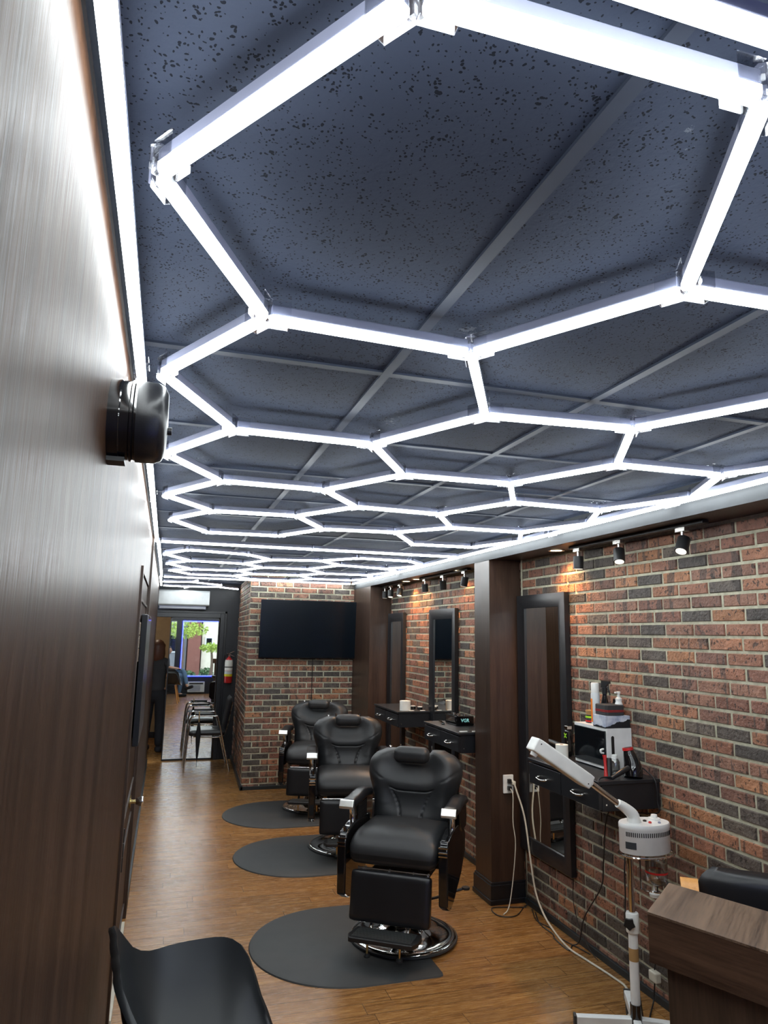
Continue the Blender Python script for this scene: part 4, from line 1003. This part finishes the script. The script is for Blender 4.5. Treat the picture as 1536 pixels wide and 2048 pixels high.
b = BM(); cyl(b, T @ Vector((.285, 0, .028)), T @ Vector((.285, 0, .044)), .017, .014, seg=20); ob('nozzle', b, 'white_plastic', nz, smooth=True)
b = BM()
for x, z in ((.018, .012), (.295, -.012)): cyl(b, T @ Vector((x, -.0365, z)), T @ Vector((x, -.0355, z)), .003, seg=10)
ob('screws', b, 'matte_black', nz)

# ================================================================== CORDS BY THE PILLAR
def cord(pts, r, m_, label, smooth=True):
    b = BM(); tube(b, pts, r, 8); o = ob('power_cord', b, m_, smooth=True, ang=80); return tag(o, label, 'cord')
cord([(2.210, 4.245, .725), (2.215, 4.235, .69), (2.25, 4.195, .53), (2.25, 4.125, .295), (2.25, 4.07, .136), (2.245, 3.971, .046), (2.227, 3.82, .007), (2.191, 3.612, .006), (2.206, 3.459, .006), (2.226, 3.276, .006), (2.22, 3.15, .006), (2.10, 2.98, .006), (2.03, 2.85, .03), (2.005, 2.785, .06)], .0058, 'offwhite', 'thick white cord curving from pillar outlet to the steamer base')
cord([(2.185, 4.252, .690), (2.187, 4.225, .66), (2.18, 4.215, .50), (2.19, 4.205, .37), (2.16, 4.19, .16), (2.11, 4.15, .03), (2.054, 4.113, .006)], .0032, 'offwhite', 'thin pale cord hanging from pillar outlet onto the floor')
cord([(2.27, 4.255, .74), (2.275, 4.235, .5), (2.27, 4.23, .3), (2.275, 4.225, .03), (2.24, 4.20, .005), (2.123, 4.086, .005), (2.036, 4.098, .005), (2.015, 4.17, .005), (2.045, 4.235, .005), (2.14, 4.22, .005), (2.25, 4.19, .005)], .003, 'matte_black', 'black cord looping on the floor at the foot of front pillar')
cord([(2.268, 4.15, .006), (2.21, 3.99, .006), (2.235, 3.86, .006), (2.215, 3.74, .006), (2.245, 3.60, .006), (2.262, 3.52, .006)], .0028, 'matte_black', 'thin black cord snaking along the brick wall on the floor')
cord([(2.285, 3.70, .335), (2.275, 3.69, .20), (2.272, 3.62, .08), (2.270, 3.53, .02), (2.262, 3.45, .005)], .0022, 'matte_black', 'very thin black cord hanging under the closest mirror')
t = thing('charger_brick', 'white charger brick against the brick wall behind the steamer', 'charger', (2.255, 2.985, .105), 0)
b = BM(); soft_box(b, -.016, .016, -.026, .026, 0, .045, r=.006); ob('body', b, 'offwhite', t, smooth=True)
cord([(2.263, 2.945, .62), (2.262, 2.95, .45), (2.262, 2.965, .28), (2.255, 2.985, .155)], .003, 'matte_black', 'black cord hanging down to the white charger brick')
cord([(sx - .020, sy + .004, .73), (sx - .030, sy, .66), (sx - .024, sy + .008, .58), (sx - .022, sy + .016, .50), (sx - .010, sy + .034, .44), (sx + .03, sy + .03, .25), (sx + .06, sy + .02, .02), (sx + .13, sy + .06, .005), (sx + .17, sy + .14, .005), (sx + .26, sy + .23, .02), (sx + .268, sy + .225, .10)], .0032, 'matte_black', 'black cord running down the pole of the facial steamer')

# ================================================================== RECEPTION DESK, SHELL CHAIRS, OFFICE CHAIR
P0 = Vector((1.163, 1.558, 0)); P1 = Vector((1.354, 1.715, 0)); dd = Vector((.404, -.915, 0)).normalized(); Ld = 1.25
t = thing('reception_desk', 'walnut reception desk with raised ledge at lower right corner', 'desk', (P0.x, P0.y, 0), 0)
nn = P1 - P0
def quadbox(bm, a, la, lb, z0, z1, na=nn, da=dd):
    ps = [a, a + na * lb, a + na * lb + da * la, a + da * la]
    lo = [bm.verts.new((p.x, p.y, z0)) for p in ps]; hi = [bm.verts.new((p.x, p.y, z1)) for p in ps]
    for i in range(4): bm.faces.new((lo[i], lo[(i + 1) % 4], hi[(i + 1) % 4], hi[i]))
    bm.faces.new(lo[::-1]); bm.faces.new(hi); return bm
O_ = Vector((0, 0, 0))
ob('ledge_top', quadbox(BM(), O_, Ld, 1, .994, 1.0), 'desk_wood', t, bev=.001)
ob('ledge_apron', quadbox(BM(), O_ + dd * .001 + nn * .003, Ld - .002, .994, .888, .994), 'desk_apron', t)
ob('front_panel', quadbox(BM(), nn * .16 + dd * .035, Ld - .07, .55, 0, .888), 'desk_dark', t, bev=.002)
ob('worktop', quadbox(BM(), nn * .71 + dd * .05, Ld - .10, 1.5, .70, .725), 'desk_wood', t)

def shell_pt(phi, s):
    """phi 0 = back, +-pi = front; s from seat centre (0) to the rim (1)"""
    a = abs(phi) / PI
    zr = spline([(0, .825), (.12, .832), (.20, .828), (.26, .782), (.31, .725), (.36, .701), (.42, .702), (.50, .706), (.60, .704), (.655, .672), (.72, .57), (.82, .46), (1, .41)])(a)
    rr = spline([(0, .250), (.12, .270), (.20, .312), (.28, .332), (.38, .330), (.50, .318), (.60, .318), (.66, .305), (.72, .28), (.85, .25), (1, .235)])(a)
    k = s ** 2.6 if a < .75 else s ** 3
    z = .435 - .010 * math.sin(min(1, s) * PI) + (zr - .435) * k
    rad = rr * (1 - (1 - s) ** 1.35)
    if a < .7: rad *= (.86 + .14 * s ** 2) 
    return Vector((-rad * math.cos(phi), rad * math.sin(phi), z))
def shell_chair(loc, rotz, label):
    t = thing('shell_chair', label, 'armchair', loc, rotz, 'moulded armchairs along the left wall')
    b = BM(); NP, NS = 72, 20; rows = []
    c0 = b.verts.new((0, 0, .435))
    for j in range(1, NS + 1):
        rows.append([b.verts.new(shell_pt(-PI + 2 * PI * i / NP, j / NS)) for i in range(NP)])
    for i in range(NP): b.faces.new((c0, rows[0][i], rows[0][(i + 1) % NP]))
    for A, B in zip(rows, rows[1:]):
        for i in range(NP): b.faces.new((A[i], B[i], B[(i + 1) % NP], A[(i + 1) % NP]))
    # rolled rim
    rim = []
    for i in range(NP):
        p = shell_pt(-PI + 2 * PI * i / NP, 1); d = Vector((p.x, p.y, 0)).normalized(); rim.append(b.verts.new(p + d * .018 + Vector((0, 0, -.009))))
    for i in range(NP): b.faces.new((rows[-1][i], rim[i], rim[(i + 1) % NP], rows[-1][(i + 1) % NP]))
    o = ob('shell', b, 'shell', t, smooth=True, ang=80)
    md_ = o.modifiers.new('thick', 'SOLIDIFY'); md_.thickness = .006; md_.offset = -1
    b = BM()
    box(b, -.10, .10, -.10, .10, .385, .41); ob('seat_mount', b, 'matte_black', t)
    for x in (-1, 1):
        for y in (-1, 1):
            b = BM(); cyl(b, (x * .12, y * .12, .40), (x * .205, y * .205, 0), .016, .010, seg=14); ob('leg', b, 'pale_wood', t, smooth=True)
    b = BM()
    for x in (-1, 1):
        cyl(b, (x * .14, -x * .14, .33), (-x * .165, x * .165, .20), .0035, seg=8); cyl(b, (x * .14, x * .14, .33), (-x * .165, -x * .165, .20), .0035, seg=8)
    ob('wire_brace', b, 'matte_black', t, smooth=True)
    return t
shell_chair((.190, 2.11, 0), math.radians(6), 'empty dark grey moulded armchair in the lower left corner')
shell_chair((.18, .50, 0), math.radians(0), 'dark moulded armchair holding the seated person, seen in far mirror')

t = thing('office_chair', 'black padded office chair with bent wood arms behind the desk', 'office chair', (1.885, 1.83, 0), math.radians(-126.9))
b = BM()
for k in range(5):
    a = 2 * PI * k / 5; tube(b, [(0, 0, .10), (.15 * math.cos(a), .15 * math.sin(a), .085), (.28 * math.cos(a), .28 * math.sin(a), .06)], .016, 10); cyl(b, (.27 * math.cos(a), .27 * math.sin(a) - .012, .027), (.27 * math.cos(a), .27 * math.sin(a) + .012, .027), .026, seg=14)
cyl(b, (0, 0, .08), (0, 0, .42), .025, seg=16); ob('star_base', b, 'matte_black', t, smooth=True)
b = BM(); soft_box(b, -.24, .24, -.25, .25, .42, .52, r=.04, crown=.02); ob('seat', b, 'leather_worn', t, smooth=True)
b = pad(spline([(0, .22), (.5, .26), (.85, .27), (.95, .25), (1, .22)]), lambda u, v: .05, lambda v: .0, .47, .885, 30, 30)
T = Matrix.Translation((-.21, .022, 0)) @ Matrix.Rotation(PI / 2, 4, 'Z')
for v in b.verts: v.co = T @ v.co
ob('backrest', b, 'leather_worn', t, smooth=True, ang=80)
for s in (-1, 1):
    b = BM(); pts = smooth_path([(-.24, s * .275, .83), (-.20, s * .275, .838), (-.15, s * .275, .80), (-.09, s * .275, .68), (-.06, s * .275, .55), (-.10, s * .27, .44)], 8)
    prev = None
    for p in pts:
        cur = [b.verts.new((p.x, p.y - .028, p.z)), b.verts.new((p.x, p.y + .028, p.z)), b.verts.new((p.x, p.y + .028, p.z - .016)), b.verts.new((p.x, p.y - .028, p.z - .016))]
        if prev:
            for i in range(4): b.faces.new((prev[i], prev[(i + 1) % 4], cur[(i + 1) % 4], cur[i]))
        else: b.faces.new(cur)
        prev = cur
    b.faces.new(prev[::-1]); ob('arm', b, 'pale_wood', t)

# ================================================================== WAITING CHAIR AND UMBRELLA AT THE BACK
t = thing('waiting_chair', 'black waiting chair with chrome arm frame before the mirrored door', 'chair', (.58, 9.2, 0), 0)
for s in (-1, 1):
    y = s * .255
    b = BM(); tube(b, [(-.265, y, 0), (-.245, y, .38), (-.225, y, .60), (-.19, y, .645), (-.12, y, .652), (.06, y, .648), (.10, y, .62), (.16, y, .40), (.262, y, 0)], .011, 10, n=4); f = ob('side_frame', b, 'chrome', t, smooth=True)
    b = BM(); soft_box(b, -.17, .06, y - .022, y + .022, .655, .682, r=.01); ob('arm_pad', b, 'matte_black', f, smooth=True)
b = BM(); soft_box(b, -.24, .20, -.235, .235, .41, .475, r=.03, crown=.012); ob('seat', b, 'leather_worn', t, smooth=True)
b = pad(spline([(0, .20), (.5, .235), (.9, .235), (1, .20)]), lambda u, v: .032, lambda v: .0 + .06 * v, .46, .86, 20, 20)
T = Matrix.Translation((.20, 0, 0)) @ Matrix.Rotation(-PI / 2, 4, 'Z')
for v in b.verts: v.co = T @ v.co
ob('backrest', b, 'leather_worn', t, smooth=True)
b = BM()
for y in (-.18, .18): tube(b, [(-.18, y, .40), (.10, y, .39), (.20, y, .45), (.27, y, .80)], .009, 8)
cyl(b, (-.235, -.255, .40), (-.235, .255, .40), .009, seg=8); cyl(b, (.155, -.255, .40), (.155, .255, .40), .009, seg=8); ob('seat_support', b, 'chrome', t, smooth=True)
t = thing('umbrella', 'folded black umbrella with tan handle hanging on waiting chair', 'umbrella', (.455, 8.905, .06), 0)
b = BM(); lathe(b, [(0, 0), (.003, .01), (.004, .08), (.014, .14), (.026, .30), (.030, .38), (.022, .46), (.010, .52), (0, .53)], seg=14); ob('canopy', b, 'black_cloth', t, smooth=True)
b = BM(); tube(b, [(0, 0, .52), (0, 0, .60), (0, .012, .632), (0, .035, .640), (0, .056, .625), (0, .06, .60)], .006, 8); ob('handle', b, 'tan', t, smooth=True)

# unseen lamp added to brighten the hallway, and portable air conditioner under the shop window
t = thing('added_hall_lamp', 'unseen added lamp brightening the beige hallway beyond the mirrored door', 'lamp', (-.35, 10.9, ZC), 0)
b = BM(); lathe(b, [(0, -.001), (.14, -.001), (.15, -.02), (.13, -.05), (0, -.06)], seg=32); ob('diffuser', b, emit('hall_fill_glow', (1, .86, .66), 16.0), t, smooth=True)
t = thing('heater_unit', 'white through-wall air unit under the shop window, seen in far mirror', 'air conditioner', (.88, YF, .05), 0)
b = BM(); box(b, -.22, .22, .002, .10, 0, .27); ob('case', b, 'ac_white', t, bev=.008)
b = BM()
for k in range(9): box(b, -.18, .11, .100, .108, .03 + k * .018, .037 + k * .018)
ob('grille', b, 'housing', t)
b = BM(); box(b, -.18, .18, .1005, .104, .205, .245); ob('air_vent', b, 'matte_black', t)

# ================================================================== PEOPLE
def skin_mesh(name, V, E, m_, parent, root=0, sub=2, loc=(0, 0, 0)):
    """V: list of (x,y,z,r or (rx,ry)); E: edges; one continuous surface"""
    me = bpy.data.meshes.new(name); me.from_pydata([v[:3] for v in V], E, [])
    o = bpy.data.objects.new(name, me); COL.objects.link(o); o.parent = parent
    md_ = o.modifiers.new('skin', 'SKIN'); md_.use_smooth_shade = True
    sv = me.skin_vertices[0].data
    for i, v in enumerate(V):
        r = v[3]; sv[i].radius = (r, r) if not isinstance(r, tuple) else r; sv[i].use_root = (i == root)
    s_ = o.modifiers.new('sub', 'SUBSURF'); s_.levels = sub; s_.render_levels = sub
    me.materials.append(MAT[m_]); return o
class Rig:
    def __init__(s): s.V = []; s.E = []; s.N = {}
    def add(s, name, p, r, to=None):
        s.N[name] = len(s.V); s.V.append((*p, r))
        if to is not None: s.E.append((s.N[to], s.N[name]))
    def sub(s, names, grow=1.0, add=.0):
        ids = [s.N[n] for n in names]; mp = {i: k for k, i in enumerate(ids)}
        V = []
        for i in ids:
            v = s.V[i]; r = v[3]
            V.append((*v[:3], tuple(q * grow + add for q in r) if isinstance(r, tuple) else r * grow + add))
        return V, [(mp[a], mp[b_]) for a, b_ in s.E if a in mp and b_ in mp]
def hand(rig, side, wrist, fwd, down, palm_to):
    """palm plus five curled fingers"""
    fwd = Vector(fwd).normalized(); down = Vector(down).normalized(); across = fwd.cross(down).normalized() * side
    w_ = Vector(wrist); pc = w_ + fwd * .05
    rig.add(side_n(side, 'palm'), pc, (.030, .017), palm_to)
    for k, (off, ln) in enumerate(((-.027, .068), (-.009, .076), (.009, .071), (.026, .056))):
        a = pc + fwd * .035 + across * off
        rig.add(side_n(side, 'f%da' % k), a, .0095, side_n(side, 'palm'))
        b2 = a + fwd * ln * .5 + down * ln * .15; rig.add(side_n(side, 'f%db' % k), b2, .0088, side_n(side, 'f%da' % k))
        c2 = b2 + fwd * ln * .35 + down * ln * .4; rig.add(side_n(side, 'f%dc' % k), c2, .0078, side_n(side, 'f%db' % k))
    a = w_ + fwd * .03 - across * .032 + down * .008; rig.add(side_n(side, 'ta'), a, .0115, side_n(side, 'palm'))
    rig.add(side_n(side, 'tb'), a + fwd * .03 - across * .016 + down * .012, .0095, side_n(side, 'ta'))
def side_n(s, n): return ('L' if s < 0 else 'R') + n
def head_mesh(parent, c, look, hair_len, hair_mat, hair_name='hair'):
    """head with nose, eyes, mouth, ears; facing the look angle"""
    T = Matrix.Translation(c) @ Matrix.Rotation(look, 4, 'Z')
    b = BM(); bmesh.ops.create_uvsphere(b, u_segments=32, v_segments=24, radius=1)
    for v in b.verts:
        x, y, z = v.co
        w = .074 * (1 - .22 * max(0, -z)); 
        yy = y * .094 * (1 - .12 * max(0, -z)); zz = z * .112
        if y < -.3:
            n = math.exp(-((x / .16) ** 2 + ((z + .12) / .22) ** 2)); yy -= .022 * n * (1 if z > -.4 else .4)
            for ex in (-.38, .38):
                yy += .008 * math.exp(-(((x - ex) / .16) ** 2 + ((z - .06) / .12) ** 2))
            yy -= .005 * math.exp(-((x / .28) ** 2 + ((z + .52) / .07) ** 2)); yy += .004 * math.exp(-((x / .26) ** 2 + ((z + .46) / .03) ** 2))
        v.co = T @ Vector((x * w, yy, zz))
    h = ob('head', b, 'skin', parent, smooth=True, ang=180)
    for s in (-1, 1):
        b = BM(); bmesh.ops.create_uvsphere(b, u_segments=12, v_segments=8, radius=1)
        for v in b.verts: v.co = T @ (Vector((v.co.x * .008, v.co.y * .018, v.co.z * .030)) + Vector((s * .075, .008, -.004)))
        ob('ear', b, 'skin', h, smooth=True)
        b = BM(); bmesh.ops.create_uvsphere(b, u_segments=12, v_segments=8, radius=1)
        for v in b.verts: v.co = T @ (v.co * .0105 + Vector((s * .027, -.078, .006)))
        ob('eye', b, 'gloss_black', h, smooth=True)
    b = BM(); bmesh.ops.create_uvsphere(b, u_segments=32, v_segments=24, radius=1)
    dele = []
    for v in b.verts:
        x, y, z = v.co
        if y < -.35 and z < .45: dele.append(v); continue
        low = max(0, -z)
        v.co = T @ Vector((x * (.088 + .030 * low) * (1 + .05 * math.sin(14 * x + 5 * z)), y * .104 + .008, z * .120 + .008 if z > -.1 else z * hair_len * (1 + .06 * math.sin(9 * x))))
    bmesh.ops.delete(b, geom=dele, context='VERTS')
    o = ob(hair_name, b, hair_mat, h, smooth=True, ang=180); s_ = o.modifiers.new('thick', 'SOLIDIFY'); s_.thickness = .012
    return h

# standing person beyond the doorway, back to the camera
t = thing('person', 'person with long auburn hair and dark clothes standing in the far doorway', 'person', (-.085, 10.55, 0), math.radians(170)); t.scale = (1.14, 1.1, 1)
r = Rig(); H = 1.50
r.add('pelvis', (0, 0, .82), (.125, .095)); r.add('waist', (0, 0, .95), (.105, .080), 'pelvis'); r.add('chest', (0, 0, 1.12), (.130, .088), 'waist'); r.add('neckb', (0, .005, 1.24), (.07, .055), 'chest'); r.add('neck', (0, 0, 1.30), .040, 'neckb'); r.add('skull', (0, -.005, 1.37), .055, 'neck')
for s in (-1, 1):
    n = lambda q: side_n(s, q)
    r.add(n('hip'), (s * .075, 0, .76), .085, 'pelvis'); r.add(n('knee'), (s * .085, -.01, .42), .055, n('hip')); r.add(n('calf'), (s * .085, .01, .30), .050, n('knee')); r.add(n('ankle'), (s * .085, .015, .07), .034, n('calf')); r.add(n('toe'), (s * .09, -.10, .035), .030, n('ankle'))
    r.add(n('sh'), (s * .145, 0, 1.205), .048, 'neckb'); r.add(n('elb'), (s * .20, .02, .97), .036, n('sh')); r.add(n('wr'), (s * .09, -.15, 1.02), .024, n('elb'))
    hand(r, s, (s * .09, -.15, 1.02), (-s * .3, -.8, .35), (0, 0, -1), n('wr'))
skin_mesh('body', r.V, r.E, 'skin', t)
V, E = r.sub(['chest', 'waist', 'pelvis', 'neckb', 'Lsh', 'Lelb', 'Rsh', 'Relb'], 1.10, .010)
skin_mesh('shirt', V, E, 'grey_cloth', t, root=1)
V, E = r.sub(['pelvis', 'waist', 'Lhip', 'Lknee', 'Lcalf', 'Lankle', 'Rhip', 'Rknee', 'Rcalf', 'Rankle'], 1.06, .012)
V[1] = (0, 0, .90, (.105, .085)); skin_mesh('trousers', V, E, 'black_cloth', t)
for s in (-1, 1):
    b = BM(); soft_box(b, s * .087 - .042, s * .087 + .042, -.165, .065, .0, .085, r=.035); ob('shoe', b, 'black_cloth', t, smooth=True)
head_mesh(t, Vector((0, -.01, 1.405)), 0.1, .235, 'hair', 'long_hair')

# seated person by the window: only the crossed denim legs show, in the mirror
t = thing('person', 'seated person in blue jeans with crossed legs, seen in far mirror', 'person', (.10, .50, 0), math.radians(90))
r = Rig()
r.add('pelvis', (0, 0, .53), (.13, .10)); r.add('waist', (0, .03, .66), (.115, .09), 'pelvis'); r.add('chest', (0, .05, .86), (.14, .10), 'waist'); r.add('neckb', (0, .045, 1.00), (.07, .06), 'chest'); r.add('neck', (0, .03, 1.06), .045, 'neckb'); r.add('skull', (0, .02, 1.12), .05, 'neck')
r.add('Rhip', (.09, -.06, .52), .085, 'pelvis'); r.add('Rknee', (.07, -.38, .54), .060, 'Rhip'); r.add('Rcalf', (.06, -.36, .36), .050, 'Rknee'); r.add('Rankle', (.05, -.33, .08), .034, 'Rcalf'); r.add('Rtoe', (.05, -.45, .04), .03, 'Rankle')
r.add('Lhip', (-.09, -.06, .53), .085, 'pelvis'); r.add('Lknee', (.0, -.40, .66), .060, 'Lhip'); r.add('Lcalf', (.14, -.46, .50), .050, 'Lknee'); r.add('Lankle', (.22, -.50, .30), .034, 'Lcalf'); r.add('Ltoe', (.26, -.58, .22), .03, 'Lankle')
for s in (-1, 1):
    n = lambda q: side_n(s, q)
    r.add(n('sh'), (s * .16, .05, .97), .052, 'neckb'); r.add(n('elb'), (s * .22, -.03, .74), .040, n('sh')); r.add(n('wr'), (s * .08, -.22, .71), .026, n('elb'))
    hand(r, s, (s * .08, -.22, .71), (-s * .35, -.9, -.05), (0, 0, -1), n('wr'))
skin_mesh('body', r.V, r.E, 'skin', t)
V, E = r.sub(['chest', 'waist', 'pelvis', 'neckb', 'Lsh', 'Lelb', 'Rsh', 'Relb'], 1.10, .010)
skin_mesh('jacket', V, E, 'grey_cloth', t, root=1)
V, E = r.sub(['pelvis', 'Lhip', 'Lknee', 'Lcalf', 'Lankle', 'Rhip', 'Rknee', 'Rcalf', 'Rankle'], 1.08, .010)
skin_mesh('jeans', V, E, 'denim', t)
b = BM(); soft_box(b, .01, .09, -.52, -.28, .0, .08, r=.035); ob('shoe', b, 'black_cloth', t, smooth=True)
b = BM(); T = Matrix.Translation((.24, -.55, .24)) @ Matrix.Rotation(-.35, 4, 'X') @ Matrix.Rotation(.4, 4, 'Z'); soft_box(b, -.04, .04, -.13, .10, -.04, .04, r=.035)
for v in b.verts: v.co = T @ v.co
ob('shoe', b, 'black_cloth', t, smooth=True)
head_mesh(t, Vector((0, .01, 1.16)), 0, .11, 'dark_hair')

# ================================================================== STREET OUTSIDE THE SHOP WINDOW
MAT['street'] = simple('asphalt', (.20, .20, .20), .9)
MAT['brick_far'] = simple('far_red_brick', (.17, .065, .05), .8)
MAT['cream'] = simple('cream_facade', (.62, .58, .48), .8)
MAT['greyfacade'] = simple('grey_facade', (.16, .17, .19), .7)
MAT['leaf'] = simple('green_leaves', (.26, .36, .05), .6)
MAT['leaf2'] = simple('dark_green_shrub', (.05, .11, .04), .6)
MAT['bark'] = simple('bark', (.10, .07, .05), .9)
w = BM(); box(w, -12, 12, -16, YF - .32, -.12, -.04); struct('ground', w, 'street')
def building(x0, x1, y1, h, m_, label, wins):
    t = thing('building', label, 'building', ((x0 + x1) / 2, y1, -.04), 0)
    c = (x0 + x1) / 2
    b = BM(); box(b, x0 - c, x1 - c, -4, 0, 0, h); ob('facade', b, m_, t)
    for (a, b2, z0, z1) in wins:
        b = BM(); box(b, a - c, b2 - c, .0, .04, z0, z1); f = ob('window', b, 'ac_white', t)
        b = BM(); box(b, a - c + .05, b2 - c - .05, .04, .05, z0 + .05, z1 - .05); ob('pane', b, 'dark_glass', f)
    b = BM(); box(b, x0 - c, x1 - c, -4, .15, h, h + .15); ob('cornice', b, 'ac_white', t)
building(-5, .79, -8.2, 4.6, 'greyfacade', 'grey building across the street, seen in far mirror', ((-.2, .6, .9, 1.6), (-2, -.8, .6, 2.2)))
building(.83, 1.29, -7.8, 6.0, 'brick_far', 'narrow red brick building across the street, seen in far mirror', ((.95, 1.12, 2.2, 3.0),))
building(1.34, 4.5, -8.0, 5.5, 'cream', 'cream building across the street, seen in far mirror', ((1.45, 1.75, 1.15, 1.5), (2.2, 3.2, .8, 2.2)))
def leafy(name, label, cat, c, size, n, m_, trunk=True, group=None):
    t = thing(name, label, cat, (c[0], c[1], -.04), 0, group); rn = random.Random(n)
    if trunk:
        b = BM(); tube(b, [(0, 0, 0), (.05, 0, c[2] * .5), (0, 0, c[2])], .05, 8, rr=lambda q: .07 - .04 * q); ob('trunk', b, 'bark', t, smooth=True)
    b = BM()
    for k in range(n):
        d = Vector((rn.gauss(0, 1), rn.gauss(0, 1), rn.gauss(0, 1))); d = d.normalized() * rn.random() ** .4
        p = Vector((d.x * size[0], d.y * size[1], c[2] + d.z * size[2])); s_ = rn.uniform(.03, .06)
        R_ = Matrix.Rotation(rn.random() * 6, 4, 'X') @ Matrix.Rotation(rn.random() * 6, 4, 'Z')
        vs = [b.verts.new(p + R_ @ Vector(q)) for q in ((-s_, 0, 0), (0, -s_ * .5, .004), (s_, 0, 0), (0, s_ * .5, .004))]; b.faces.new(vs)
    ob('foliage', b, m_, t)
leafy('street_tree', 'leafy street tree outside the shop window, seen in far mirror', 'tree', (.55, -5.2, 1.75), (.9, .6, .32), 900, 'leaf')
leafy('street_tree', 'second leafy street tree further right outside the shop window', 'tree', (1.55, -5.6, 1.15), (.42, .4, .16), 420, 'leaf')
leafy('shrub', 'dark shrub in front of the cream building outside', 'shrub', (1.48, -6.8, .22), (.28, .2, .2), 350, 'leaf2', False)
leafy('shrub', 'dark shrub in front of the brick building outside', 'shrub', (.80, -6.8, .16), (.36, .2, .16), 350, 'leaf2', False)
